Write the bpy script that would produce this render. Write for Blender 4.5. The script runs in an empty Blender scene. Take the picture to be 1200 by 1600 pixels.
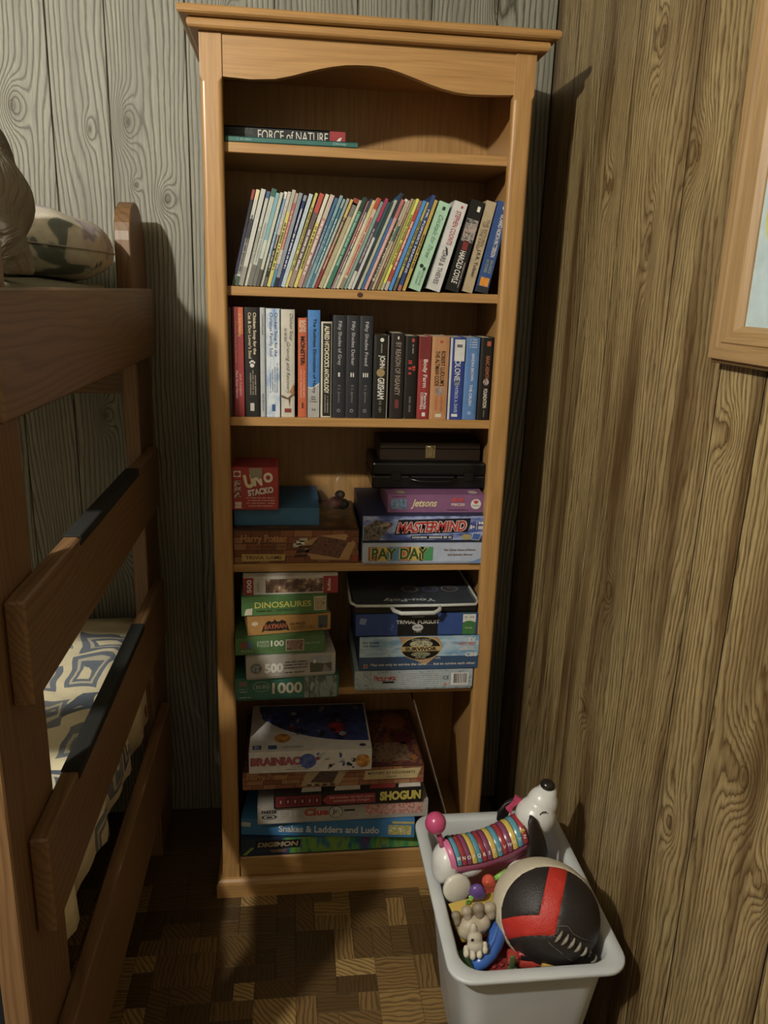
import bpy, bmesh, math, random
from mathutils import Vector, Matrix
random.seed(7)
S = bpy.context.scene
COL = S.collection
PI = math.pi

# ------------------------------------------------------------------ camera
F_PX = 1220.9
cam_d = bpy.data.cameras.new('camera'); cam = bpy.data.objects.new('camera', cam_d); COL.objects.link(cam)
CAMR = Vector((0.993, -0.111, 0.031)); CAMB = Vector((-0.116, -0.956, 0.270))
CAMB.normalize(); CAMU = CAMB.cross(CAMR).normalized(); CAMR = CAMU.cross(CAMB).normalized()
m = Matrix((CAMR, CAMU, CAMB)).transposed().to_4x4(); m.translation = Vector((0.1661, -1.5943, 1.4072))
cam.matrix_world = m
cam_d.sensor_fit = 'VERTICAL'; cam_d.sensor_height = 36.0; cam_d.lens = F_PX / 1600 * 36.0
cam_d.clip_start = 0.02
S.camera = cam

# ------------------------------------------------------------------ world, lamp, exposure
w = bpy.data.worlds.new('world'); S.world = w; w.use_nodes = True
w.node_tree.nodes['Background'].inputs[0].default_value = (0.9, 0.95, 1.0, 1)
w.node_tree.nodes['Background'].inputs[1].default_value = 0.006
ld = bpy.data.lights.new('ceiling_lamp_light', 'POINT'); ld.energy = 158; ld.color = (1.0, 0.95, 0.85); ld.shadow_soft_size = 0.035
lo = bpy.data.objects.new('ceiling_lamp_light', ld); lo.location = (-0.80, -1.62, 2.20); COL.objects.link(lo)
S.view_settings.view_transform = 'Standard'; S.view_settings.look = 'None'
S.view_settings.gamma = 1.0; S.view_settings.use_curve_mapping = False
S.view_settings.exposure = 0.0
S.cycles.use_denoising = True
S.cycles.max_bounces = 6; S.cycles.diffuse_bounces = 4; S.cycles.transparent_max_bounces = 8

# ------------------------------------------------------------------ colour and materials
def lin(c):
    return c / 12.92 if c <= 0.04045 else ((c + 0.055) / 1.055) ** 2.4
def C(h):
    return tuple(lin(int(h[i:i + 2], 16) / 255) for i in (0, 2, 4)) + (1,)
class NB:
    def __init__(s, name):
        s.m = bpy.data.materials.new(name); s.m.use_nodes = True; s.t = s.m.node_tree
        s.b = s.t.nodes['Principled BSDF']
    def n(s, typ, **kw):
        nd = s.t.nodes.new(typ)
        for k, v in kw.items():
            if k.startswith('_'): setattr(nd, k[1:], v)
        for k, v in kw.items():
            if not k.startswith('_'):
                key = int(k[1:]) if k[0] == 'i' and k[1:].isdigit() else k.replace('__', ' ')
                s.put(nd.inputs[key], v)
        return nd
    def put(s, sock, v):
        if isinstance(v, bpy.types.NodeSocket): s.t.links.new(v, sock)
        else: sock.default_value = v
    def math(s, op, a, b=0.0, c=0.0):
        nd = s.t.nodes.new('ShaderNodeMath'); nd.operation = op
        for i, v in enumerate((a, b, c)): s.put(nd.inputs[i], v)
        return nd.outputs[0]
    def ramp(s, fac, stops, interp='LINEAR'):
        nd = s.t.nodes.new('ShaderNodeValToRGB'); s.put(nd.inputs[0], fac); e = nd.color_ramp.elements
        nd.color_ramp.interpolation = interp
        while len(e) > 1: e.remove(e[-1])
        e[0].position, e[0].color = stops[0]
        for p, c in stops[1:]:
            x = e.new(p); x.color = c
        return nd.outputs[0]
    def mix(s, f, a, b, blend='MIX'):
        nd = s.t.nodes.new('ShaderNodeMix'); nd.data_type = 'RGBA'; nd.blend_type = blend
        s.put(nd.inputs[0], f); s.put(nd.inputs[6], a); s.put(nd.inputs[7], b)
        return nd.outputs[2]
    def noise(s, vec, scale=1.0, detail=2.0, rough=0.5):
        nd = s.n('ShaderNodeTexNoise', Scale=scale, Detail=detail, Roughness=rough)
        if vec is not None: s.put(nd.inputs['Vector'], vec)
        return nd.outputs[0]
    def xyz(s, x, y, z):
        nd = s.t.nodes.new('ShaderNodeCombineXYZ')
        for i, v in enumerate((x, y, z)): s.put(nd.inputs[i], v)
        return nd.outputs[0]
    def coords(s, kind='Object'):
        tc = s.t.nodes.new('ShaderNodeTexCoord'); sp = s.t.nodes.new('ShaderNodeSeparateXYZ')
        s.t.links.new(tc.outputs[kind], sp.inputs[0]); return sp.outputs[0], sp.outputs[1], sp.outputs[2], tc.outputs[kind]
    def bump(s, h, strength=0.3, dist=0.002):
        nd = s.n('ShaderNodeBump', Strength=strength, Distance=dist, Height=h)
        s.t.links.new(nd.outputs[0], s.b.inputs['Normal'])
    def set(s, **kw):
        for k, v in kw.items(): s.put(s.b.inputs[k.replace('__', ' ')], v)
        return s.m
_M = {}
def paint(hexc, rough=0.5, kind='print', spec=0.4):
    """plain coloured print, card or plastic with slight procedural unevenness"""
    key = (hexc, rough, kind)
    if key in _M: return _M[key]
    b = NB(kind + '_' + hexc); c = C(hexc); gy_ = 0.3 * c[0] + 0.55 * c[1] + 0.15 * c[2]; c = tuple((k * 0.84 + gy_ * 0.16) * 0.84 for k in c[:3]) + (1,)
    x, y, z, v = b.coords()
    nz = b.noise(v, 45 if kind != 'plastic' else 12, 3)
    d = tuple(k * 0.86 for k in c[:3]) + (1,)
    col = b.mix(b.ramp(nz, [(0.35, (0, 0, 0, 1)), (0.65, (1, 1, 1, 1))]), d, c)
    b.set(Base__Color=col, Roughness=rough)
    b.b.inputs['Specular IOR Level'].default_value = spec
    if kind == 'cloth': b.bump(b.noise(v, 400, 2), 0.3, 0.001)
    _M[key] = b.m; return b.m
def plastic(hexc, rough=0.32): return paint(hexc, rough, 'plastic', 0.5)

# knot field node group: a bump that bends the grain lines around it
g = bpy.data.node_groups.new('knot_field', 'ShaderNodeTree')
for nm in ('U', 'V', 'KU', 'KV', 'RU', 'RV', 'AMP'): g.interface.new_socket(nm, in_out='INPUT', socket_type='NodeSocketFloat')
for nm in ('Field', 'R2'): g.interface.new_socket(nm, in_out='OUTPUT', socket_type='NodeSocketFloat')
gi = g.nodes.new('NodeGroupInput'); go = g.nodes.new('NodeGroupOutput')
def gm(op, a, b=0.0):
    nd = g.nodes.new('ShaderNodeMath'); nd.operation = op
    for i, v in enumerate((a, b)):
        if isinstance(v, bpy.types.NodeSocket): g.links.new(v, nd.inputs[i])
        else: nd.inputs[i].default_value = v
    return nd.outputs[0]
I = gi.outputs
a_ = gm('DIVIDE', gm('SUBTRACT', I[0], I[2]), I[4]); b_ = gm('DIVIDE', gm('SUBTRACT', I[1], I[3]), I[5])
r2_ = gm('ADD', gm('MULTIPLY', a_, a_), gm('MULTIPLY', b_, b_))
g.links.new(gm('MULTIPLY', gm('POWER', 2.718, gm('MULTIPLY', r2_, -1.0)), I[6]), go.inputs[0]); g.links.new(r2_, go.inputs[1])

def panel_wood(name, axis, freq, warp, knots, line_stops, tone_a, tone_b, patch_col, patch_amt, rough, grain_lo=0.82, wobble=0.7, pscale=(14.0, 1.6)):
    b = NB(name); x, y, z, v = b.coords(); u = x if axis == 'x' else y
    rnd = b.math('MULTIPLY', b.n('ShaderNodeObjectInfo').outputs['Random'], 37.0)
    wob = b.noise(b.xyz(b.math('MULTIPLY', u, 60.0), b.math('MULTIPLY', z, 14.0), rnd), 1, 3, 0.6)
    n1 = b.noise(b.xyz(b.math('MULTIPLY', u, 5.5), b.math('MULTIPLY', z, 1.1), rnd), 1, 1.5)
    n2 = b.noise(b.xyz(b.math('MULTIPLY', u, 22.0), b.math('MULTIPLY', z, 2.4), b.math('ADD', rnd, 5.0)), 1, 2)
    h = b.math('MULTIPLY_ADD', u, freq, b.math('MULTIPLY', n1, warp))
    h = b.math('ADD', h, b.math('MULTIPLY', n2, warp * 0.13))
    h = b.math('ADD', h, b.math('MULTIPLY', wob, wobble))
    kr = None
    for (ku, kv, ru, rv, am) in knots:
        nd = b.n('ShaderNodeGroup', _node_tree=g, U=u, V=z, KU=ku, KV=kv, RU=ru, RV=rv, AMP=am)
        h = b.math('ADD', h, nd.outputs[0])
        kr = nd.outputs[1] if kr is None else b.math('MINIMUM', kr, nd.outputs[1])
    t = b.math('FRACT', h)
    line = b.ramp(t, line_stops)
    col = b.mix(line, tone_a, tone_b)
    pat = b.noise(b.xyz(b.math('MULTIPLY', u, pscale[0]), b.math('MULTIPLY', z, pscale[1]), b.math('ADD', rnd, 11.0)), 1, 3)
    col = b.mix(b.math('MULTIPLY', b.ramp(pat, [(0.45, (0, 0, 0, 1)), (0.68, (1, 1, 1, 1))]), patch_amt), col, patch_col)
    fib = b.noise(b.xyz(b.math('MULTIPLY', u, 420.0), b.math('MULTIPLY', z, 14.0), rnd), 1, 2)
    col = b.mix(1.0, col, b.ramp(fib, [(0.3, (grain_lo,) * 3 + (1,)), (0.7, (1.08, 1.08, 1.08, 1))]), 'MULTIPLY')
    if kr is not None:
        ring = b.ramp(kr, [(0.0, (0.42, 0.36, 0.3, 1)), (0.03, (0.62, 0.56, 0.5, 1)), (0.045, (0.3, 0.26, 0.2, 1)), (0.065, (0.72, 0.68, 0.62, 1)), (0.2, (0.85, 0.82, 0.8, 1)), (0.8, (1, 1, 1, 1))])
        col = b.mix(1.0, col, ring, 'MULTIPLY')
    col = b.mix(1.0, col, (0.76, 0.76, 0.76, 1), 'MULTIPLY')
    b.bump(line, 0.25, 0.0015)
    return b.set(Base__Color=col, Roughness=rough)

BK = [(-0.194, 1.748, 0.024, 0.05, 6.0), (-0.116, 1.594, 0.02, 0.035, 5.0), (-0.181, 1.621, 0.011, 0.016, 2.5), (-0.43, 1.769, 0.03, 0.05, 6.0),
      (-0.274, 1.729, 0.012, 0.03, 2.5), (-0.279, 1.104, 0.02, 0.035, 4.5), (0.03, 1.96, 0.02, 0.05, 4.5), (0.614, 2.03, 0.03, 0.10, 5.0), (-0.25, 0.78, 0.03, 0.06, 5.0)]
RK = [(-0.412, 1.618, 0.035, 0.05, 6.0), (-0.283, 1.501, 0.025, 0.075, 6.0), (-0.091, 1.613, 0.03, 0.05, 5.0), (-0.599, 1.235, 0.028, 0.045, 5.0),
      (-0.29, 0.884, 0.028, 0.04, 5.0), (-0.76, 0.809, 0.05, 0.07, 7.0), (-0.605, 0.617, 0.022, 0.04, 4.0), (-0.235, 0.606, 0.03, 0.035, 4.0), (-0.25, 1.816, 0.035, 0.06, 6.0), (-0.84, 0.70, 0.03, 0.04, 5.0)]
M_BACK = panel_wood('grey_panelling', 'x', 95.0, 11.0, BK,
    [(0.0, (0, 0, 0, 1)), (0.10, (0.25, 0.25, 0.25, 1)), (0.30, (1, 1, 1, 1)), (0.8, (0.8, 0.8, 0.8, 1)), (0.95, (0.35, 0.35, 0.35, 1)), (1.0, (0, 0, 0, 1))],
    C('4e4c3d'), C('a4a290'), C('777668'), 0.5, 0.55, 0.76, 0.6)
M_RIGHT = panel_wood('brown_panelling', 'y', 90.0, 14.0, RK,
    [(0.0, (0.1, 0.1, 0.1, 1)), (0.25, (0.55, 0.55, 0.55, 1)), (0.55, (1, 1, 1, 1)), (0.9, (0.75, 0.75, 0.75, 1)), (1.0, (0.1, 0.1, 0.1, 1))],
    C('5f4625'), C('bca675'), C('553919'), 0.85, 0.45, 0.60, 1.7, (15.0, 1.3))
def wood(name, axis, light, dark, freq=70, rough=0.4, amt=0.55, bump=0.1, coat=0.0):
    """board wood with the grain running along one axis of the object"""
    b = NB(name); x, y, z, v = b.coords()
    A = {'x': (y, z, x), 'y': (x, z, y), 'z': (x, y, z)}[axis]
    rnd = b.math('MULTIPLY', b.n('ShaderNodeObjectInfo').outputs['Random'], 19.0)
    lo = b.noise(b.xyz(b.math('MULTIPLY', A[0], 9.0), b.math('MULTIPLY', A[1], 9.0), b.math('MULTIPLY_ADD', A[2], 1.3, rnd)), 1, 2)
    t = b.math('FRACT', b.math('ADD', b.math('MULTIPLY', b.math('ADD', A[0], A[1]), freq), b.math('MULTIPLY', lo, 9.0)))
    l = b.ramp(t, [(0, (0, 0, 0, 1)), (0.3, (0.8, 0.8, 0.8, 1)), (0.7, (1, 1, 1, 1)), (1, (0, 0, 0, 1))])
    fib = b.noise(b.xyz(b.math('MULTIPLY', A[0], 260.0), b.math('MULTIPLY', A[1], 260.0), b.math('MULTIPLY', A[2], 9.0)), 1, 2)
    f = b.math('MULTIPLY', b.math('SUBTRACT', 1.0, l), amt)
    col = b.mix(f, light, dark)
    col = b.mix(1.0, col, b.ramp(fib, [(0.3, (0.84, 0.84, 0.84, 1)), (0.7, (1.06, 1.06, 1.06, 1))]), 'MULTIPLY')
    if bump: b.bump(fib, bump, 0.001)
    col = b.mix(1.0, col, (0.70, 0.68, 0.66, 1), 'MULTIPLY')
    b.b.inputs['Coat Weight'].default_value = coat; b.b.inputs['Coat Roughness'].default_value = 0.25
    return b.set(Base__Color=col, Roughness=rough)
PINE = {a: wood('pine_' + a, a, C('c69a5f'), C('a57944'), 45, 0.42, 0.35, 0.04, 0.15) for a in 'xyz'}
OAK = {a: wood('oak_' + a, a, C('8d6d4a'), C('66492e'), 80, 0.45, 0.6, 0.15, 0.05) for a in 'xyz'}
FRAMEW = {a: wood('frame_wood_' + a, a, C('b39468'), C('94764c'), 120, 0.45, 0.5, 0.05) for a in 'xyz'}
DARKBOX = wood('dark_box_wood', 'x', C('2c2018'), C('1e1610'), 90, 0.4, 0.6, 0.05)
def parquet():
    b = NB('parquet'); x, y, z, v = b.coords(); oi = b.n('ShaderNodeObjectInfo').outputs['Random']
    ang = b.ramp(b.math('FRACT', b.math('MULTIPLY', oi, 7.31)), [(0.0, (0,) * 3 + (1,)), (0.3, (0.25,) * 3 + (1,)), (0.6, (0.10,) * 3 + (1,)), (0.8, (0.17,) * 3 + (1,))], 'CONSTANT')
    a = b.math('MULTIPLY', ang, 2 * PI)
    ca, sa = b.math('COSINE', a), b.math('SINE', a)
    p = b.math('ADD', b.math('MULTIPLY', x, ca), b.math('MULTIPLY', y, sa))
    q = b.math('SUBTRACT', b.math('MULTIPLY', y, ca), b.math('MULTIPLY', x, sa))
    lo = b.noise(b.xyz(b.math('MULTIPLY', p, 30.0), b.math('MULTIPLY', q, 12.0), b.math('MULTIPLY', oi, 91.0)), 1, 2)
    t = b.math('FRACT', b.math('ADD', b.math('MULTIPLY', p, 105.0), b.math('MULTIPLY', lo, 3.2)))
    l = b.ramp(t, [(0, (0.0,) * 3 + (1,)), (0.4, (0.9,) * 3 + (1,)), (0.75, (1,) * 3 + (1,)), (1, (0.0,) * 3 + (1,))])
    tone = b.ramp(b.math('FRACT', b.math('MULTIPLY', oi, 3.77)), [(0.0, C('483620')), (0.35, C('5b4629')), (0.6, C('745b38')), (0.82, C('8f7347')), (1.0, C('a48857'))])
    col = b.mix(b.math('MULTIPLY', b.math('SUBTRACT', 1.0, l), 0.75), tone, C('35260f'))
    return b.set(Base__Color=col, Roughness=0.42)
M_PARQ = parquet()
def print_cloth(name, base, inks, scale, outline=True, seed=0.0):
    """cotton with big rounded printed motifs"""
    b = NB(name); x, y, z, v = b.coords()
    nz = b.n('ShaderNodeTexNoise', Vector=v, Scale=7.0, Detail=1.0).outputs[1]
    vv = b.n('ShaderNodeVectorMath', _operation='MULTIPLY_ADD', i0=nz, i1=(0.12, 0.12, 0.12), i2=v).outputs[0]
    vo = b.n('ShaderNodeTexVoronoi', _feature='F1', _distance='CHEBYCHEV', Vector=vv, Scale=scale, Randomness=0.75)
    d, ci = vo.outputs['Distance'], vo.outputs['Color']
    sp = b.n('ShaderNodeSeparateColor', Color=ci).outputs[0]
    ink = b.ramp(sp, [(i / len(inks), C(c)) for i, c in enumerate(inks)], 'CONSTANT')
    band = b.ramp(d, [(0.0, (1,) * 3 + (1,)), (0.07, (0,) * 3 + (1,)), (0.13, (1,) * 3 + (1,)), (0.2, (0.35,) * 3 + (1,)), (0.26, (1,) * 3 + (1,)), (0.36, (1,) * 3 + (1,)), (0.37, (0,) * 3 + (1,))], 'CONSTANT')
    has = b.ramp(b.n('ShaderNodeSeparateColor', Color=ci).outputs[1], [(0, (0,) * 3 + (1,)), (0.34, (1,) * 3 + (1,))], 'CONSTANT')
    col = b.mix(b.math('MULTIPLY', band, has), C(base), ink)
    b.bump(b.noise(v, 14, 3), 0.5, 0.02)
    return b.set(Base__Color=col, Roughness=0.9)
M_SHEET = print_cloth('printed_sheet', 'd9cfae', ['525a66', '6f7782', '59626e', '848b92', '96564a', '4d5662', '767d84'], 8.5)
def pillow_mat():
    b = NB('faded_print_cloth'); x, y, z, v = b.coords()
    nz = b.n('ShaderNodeTexNoise', Vector=v, Scale=9.0, Detail=2.0, Distortion=1.2).outputs[0]
    col = b.ramp(nz, [(0.30, C('555a52')), (0.40, C('5f645c')), (0.42, C('aaa492')), (0.52, C('b8b2a2')), (0.60, C('b4aca4')), (0.62, C('8c8796')), (0.70, C('a59ca0'))])
    fine = b.noise(v, 60, 3)
    col = b.mix(1.0, col, b.ramp(fine, [(0.3, (0.86,) * 3 + (1,)), (0.7, (1.05,) * 3 + (1,))]), 'MULTIPLY')
    b.bump(b.noise(v, 16, 3), 0.5, 0.012)
    return b.set(Base__Color=col, Roughness=0.9)
M_PILLOW = pillow_mat()
def blanket_mat():
    b = NB('blanket_cloth'); x, y, z, v = b.coords()
    n = b.noise(v, 5, 3)
    col = b.ramp(n, [(0.3, C('4d4a42')), (0.5, C('777062')), (0.7, C('8c8474'))])
    fo = b.n('ShaderNodeTexNoise', Vector=v, Scale=11.0, Detail=4.0, Distortion=2.0).outputs[0]
    b.bump(fo, 0.9, 0.03)
    return b.set(Base__Color=col, Roughness=0.95)
M_BLANKET = blanket_mat()
def clear_plastic(name, tint, alpha, rough=0.15):
    b = NB(name); x, y, z, v = b.coords()
    b.bump(b.noise(v, 60, 2), 0.05, 0.002)
    b.set(Base__Color=C(tint), Roughness=rough, Alpha=alpha)
    return b.m
def art(name, stops, scale=18, rough=0.45, stretch=(1, 1, 1)):
    """small printed picture: a mottle of colours too fine to tell apart"""
    b = NB(name); x, y, z, v = b.coords()
    vv = b.n('ShaderNodeVectorMath', _operation='MULTIPLY', i0=v, i1=stretch).outputs[0]
    n = b.noise(vv, scale, 3, 0.6)
    k = len(stops)
    col = b.ramp(n, [(0.32 + 0.36 * i / max(1, k - 1), C(c)) for i, c in enumerate(stops)])
    return b.set(Base__Color=col, Roughness=rough)

# ------------------------------------------------------------------ mesh helpers
def link(o, parent=None):
    COL.objects.link(o)
    if parent is not None: o.parent = parent
    return o
def obj(name, bm, mat, parent=None, smooth=False):
    me = bpy.data.meshes.new(name); bm.normal_update(); bm.to_mesh(me); bm.free()
    if mat is not None: me.materials.append(mat)
    if smooth:
        for p in me.polygons: p.use_smooth = True
    return link(bpy.data.objects.new(name, me), parent)
def tag(o, label, cat, group=None, kind=None):
    if label: o['label'] = label
    if cat: o['category'] = cat
    if group: o['group'] = group
    if kind: o['kind'] = kind
    return o
def thing(name, label, cat, loc=(0, 0, 0), rot=(0, 0, 0), group=None):
    o = bpy.data.objects.new(name, None); o.empty_display_size = 0.05
    COL.objects.link(o); o.location = loc; o.rotation_euler = rot
    return tag(o, label, cat, group)
def box(bm, x0, x1, y0, y1, z0, z1, bev=0.0, seg=1):
    vs = [bm.verts.new((x, y, z)) for x in (x0, x1) for y in (y0, y1) for z in (z0, z1)]
    F = [bm.faces.new([vs[i] for i in f]) for f in ((0, 1, 3, 2), (4, 6, 7, 5), (0, 4, 5, 1), (2, 3, 7, 6), (0, 2, 6, 4), (1, 5, 7, 3))]
    if bev:
        es = list({e for f in F for e in f.edges})
        bmesh.ops.bevel(bm, geom=es, offset=bev, segments=seg, affect='EDGES', profile=0.5, clamp_overlap=True)
    return bm
def nbox(name, x0, x1, y0, y1, z0, z1, mat, parent=None, bev=0.0, seg=1, smooth=False):
    return obj(name, box(bmesh.new(), x0, x1, y0, y1, z0, z1, bev, seg), mat, parent, smooth)
def prism(bm, pts, axis, a0, a1):
    """closed polygon extruded along an axis: pts are the other two coordinates in order"""
    def P(p, a): return {'y': (p[0], a, p[1]), 'x': (a, p[0], p[1]), 'z': (p[0], p[1], a)}[axis]
    A = [bm.verts.new(P(p, a0)) for p in pts]; B = [bm.verts.new(P(p, a1)) for p in pts]
    n = len(pts)
    bm.faces.new(A); bm.faces.new(B[::-1])
    for i in range(n): bm.faces.new((A[i], A[(i + 1) % n], B[(i + 1) % n], B[i]))
    bmesh.ops.recalc_face_normals(bm, faces=bm.faces[:])
    return bm
def ellipsoid(bm, c, r, u=20, v=12, rot=None):
    mt = Matrix.Translation(c) @ (rot.to_4x4() if rot else Matrix.Identity(4)) @ Matrix.Diagonal((r[0], r[1], r[2], 1))
    bmesh.ops.create_uvsphere(bm, u_segments=u, v_segments=v, radius=1.0, matrix=mt); return bm
def tube(bm, pts, rad, n=8, close=False):
    pts = [Vector(p) for p in pts]; rings = []
    rads = rad if isinstance(rad, (list, tuple)) else [rad] * len(pts)
    for i, p in enumerate(pts):
        if close: t = pts[(i + 1) % len(pts)] - pts[i - 1]
        else: t = pts[min(i + 1, len(pts) - 1)] - pts[max(i - 1, 0)]
        t.normalize(); a = t.cross(Vector((0, 0, 1)) if abs(t.z) < 0.9 else Vector((1, 0, 0))).normalized(); b = t.cross(a)
        rings.append([bm.verts.new(p + rads[i] * (math.cos(2 * PI * k / n) * a + math.sin(2 * PI * k / n) * b)) for k in range(n)])
    m_ = len(rings)
    for i in range(m_ if close else m_ - 1):
        A, B = rings[i], rings[(i + 1) % m_]
        for k in range(n): bm.faces.new((A[k], A[(k + 1) % n], B[(k + 1) % n], B[k]))
    if not close: bm.faces.new(rings[0][::-1]); bm.faces.new(rings[-1])
    bmesh.ops.recalc_face_normals(bm, faces=bm.faces[:])
    return bm
def lathe(bm, prof, n=24, mt=None):
    """profile (radius, height) turned about z; mt places it"""
    mt = mt or Matrix.Identity(4); R = []
    for r, h in prof: R.append([bm.verts.new(mt @ Vector((r * math.cos(2 * PI * k / n), r * math.sin(2 * PI * k / n), h))) for k in range(n)])
    for i in range(len(R) - 1):
        for k in range(n): bm.faces.new((R[i][k], R[i][(k + 1) % n], R[i + 1][(k + 1) % n], R[i + 1][k]))
    if prof[0][0] > 1e-6: bm.faces.new(R[0][::-1])
    if prof[-1][0] > 1e-6: bm.faces.new(R[-1])
    bmesh.ops.remove_doubles(bm, verts=bm.verts[:], dist=1e-6); bmesh.ops.recalc_face_normals(bm, faces=bm.faces[:])
    return bm
# prints on a front face (which looks to -y) or a top face: flat quads, shapes and lettering a hair proud of it
LAY = 0.00035
def place2d(p, face, k):
    """(a, b) on a face -> 3D; face = ('F', y) front, ('T', z) top"""
    return (p[0], face[1] - LAY * k, p[1]) if face[0] == 'F' else (p[0], p[1], face[1] + LAY * k)
def shape(parent, name, pts, mat, face, k=1):
    bm = bmesh.new(); vs = [bm.verts.new(place2d(p, face, k)) for p in pts]; f = bm.faces.new(vs); bm.normal_update()
    want = Vector((0, -1, 0)) if face[0] == 'F' else Vector((0, 0, 1))
    if f.normal.dot(want) < 0: f.normal_flip()
    return obj(name, bm, mat, parent)
def rect(parent, name, x0, x1, z0, z1, mat, face, k=1): return shape(parent, name, [(x0, z0), (x1, z0), (x1, z1), (x0, z1)], mat, face, k)
def oval(parent, name, cx, cz, rx, rz, mat, face, k=1, n=28):
    return shape(parent, name, [(cx + rx * math.cos(2 * PI * i / n), cz + rz * math.sin(2 * PI * i / n)) for i in range(n)], mat, face, k)
TXT = []
def text(parent, s, cx, cz, wdt, hgt, mat, face, k=2, way='H', bold=0.0, shear=0.0, rot=0.0, name='lettering'):
    cu = bpy.data.curves.new('t', 'FONT'); cu.body = s; cu.resolution_u = 3; cu.offset = bold; cu.shear = shear; cu.size = 1
    cu.align_x = 'CENTER'; cu.space_line = 0.95
    o = bpy.data.objects.new('t', cu); COL.objects.link(o)
    TXT.append((o, parent, cx, cz, wdt, hgt, mat, face, k, way, rot, name))
def bake_text():
    bpy.context.view_layer.update(); dg = bpy.context.evaluated_depsgraph_get()
    for (o, parent, cx, cz, wd, hg, mat, face, k, way, rot, name) in TXT:
        me = bpy.data.meshes.new_from_object(o.evaluated_get(dg)); me.name = name
        if not me.vertices: continue
        xs = [v.co.x for v in me.vertices]; ys = [v.co.y for v in me.vertices]
        x0, x1, y0, y1 = min(xs), max(xs), min(ys), max(ys)
        c, s = math.cos(rot), math.sin(rot)
        for v in me.vertices:
            a = ((v.co.x - x0) / (x1 - x0) - 0.5) * wd; b = ((v.co.y - y0) / (y1 - y0) - 0.5) * hg
            a, b = a * c - b * s, a * s + b * c
            if way == 'V': p = (cx + b, cz - a)
            elif way == 'U': p = (cx - b, cz + a)      # reads upwards
            elif way == 'R': p = (cx - a, cz - b)      # upside down
            else: p = (cx + a, cz + b)
            v.co = place2d(p, face, k)
        me.materials.clear(); me.materials.append(mat)
        link(bpy.data.objects.new(name, me), parent)
    for t in TXT:
        cu = t[0].data; bpy.data.objects.remove(t[0]); bpy.data.curves.remove(cu)
def dashes(parent, cx, z0, z1, hgt, mat, face, k=2, way='V', seed=0, name='small_print'):
    """a line of lettering too small to read: short marks of uneven width"""
    rg = random.Random(seed); bm = bmesh.new(); a = z0
    while a < z1:
        l = hgt * rg.uniform(0.35, 0.75)
        if rg.random() < 0.16: a += l; continue
        hh = hgt * rg.uniform(0.7, 1.0) / 2
        pts = [(cx - hh, a), (cx + hh, a), (cx + hh, min(a + l, z1)), (cx - hh, min(a + l, z1))]
        if way == 'H': pts = [(q, p) for p, q in pts]
        f = bm.faces.new([bm.verts.new(place2d(p, face, k)) for p in pts]); a += l + hgt * 0.2
    bm.normal_update()
    want = Vector((0, -1, 0)) if face[0] == 'F' else Vector((0, 0, 1))
    for f in bm.faces:
        if f.normal.dot(want) < 0: f.normal_flip()
    return obj(name, bm, mat, parent)
WHITE, BLACK, CREAM = paint('e6e3da'), paint('191816'), paint('d8ceb0')
PAGES = paint('cfc3a2', 0.9)

# ------------------------------------------------------------------ the room
YB, XR, XL, YR, ZC = 0.33, 0.755, -2.3, -3.1, 2.42
def struct(name, o_bm, mat):
    o = obj(name, o_bm, mat); o['kind'] = 'structure'; return o
wb = struct('wall_back', box(bmesh.new(), XL, XR + 0.05, YB + 0.006, YB + 0.05, 0, ZC), paint('3b382e', 0.8))
gx = [XL, -2.1, -1.9, -1.65, -1.45, -1.25, -1.05, -0.88, -0.70, -0.58, -0.465, -0.35, -0.229, -0.062, 0.128, 0.307, 0.47, 0.618, XR - 0.001]
for a, b in zip(gx[:-1], gx[1:]):
    nbox('plank', a + 0.0009, b - 0.0009, YB, YB + 0.006, 0.0, ZC, M_BACK, wb, 0.0014)
GROOVE = paint('241708', 0.85)
wr = struct('wall_right', box(bmesh.new(), XR + 0.006, XR + 0.05, YR, YB, 0, ZC), paint('1f1508', 0.8))
gy = [YR, -2.8, -2.5, -2.2, -1.9, -1.6, -1.35, -1.1, -0.863, -0.667, -0.558, -0.377, -0.139, 0.02, 0.18, YB - 0.001]
for a, b in zip(gy[:-1], gy[1:]):
    pk = nbox('plank', XR, XR + 0.006, a + 0.0013, b - 0.0013, 0.0, ZC, M_RIGHT, wr)
    pk.data.materials.append(GROOVE)          # the routed edges of the panelling are stained dark
    for p in pk.data.polygons: p.material_index = 0 if abs(p.normal.x) > 0.5 else 1
struct('wall_left', box(bmesh.new(), XL - 0.05, XL, YR, YB + 0.05, 0, ZC), paint('66573d', 0.7))
struct('wall_rear', box(bmesh.new(), XL, XR + 0.05, YR - 0.05, YR, 0, ZC), paint('97917f', 0.7))
struct('ceiling', box(bmesh.new(), XL, XR + 0.05, YR, YB + 0.05, ZC, ZC + 0.05), paint('a8a08c', 0.9))
fl = struct('floor', box(bmesh.new(), XL, XR + 0.05, YR, YB + 0.05, -0.06, -0.004), paint('35260f', 0.7))
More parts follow.
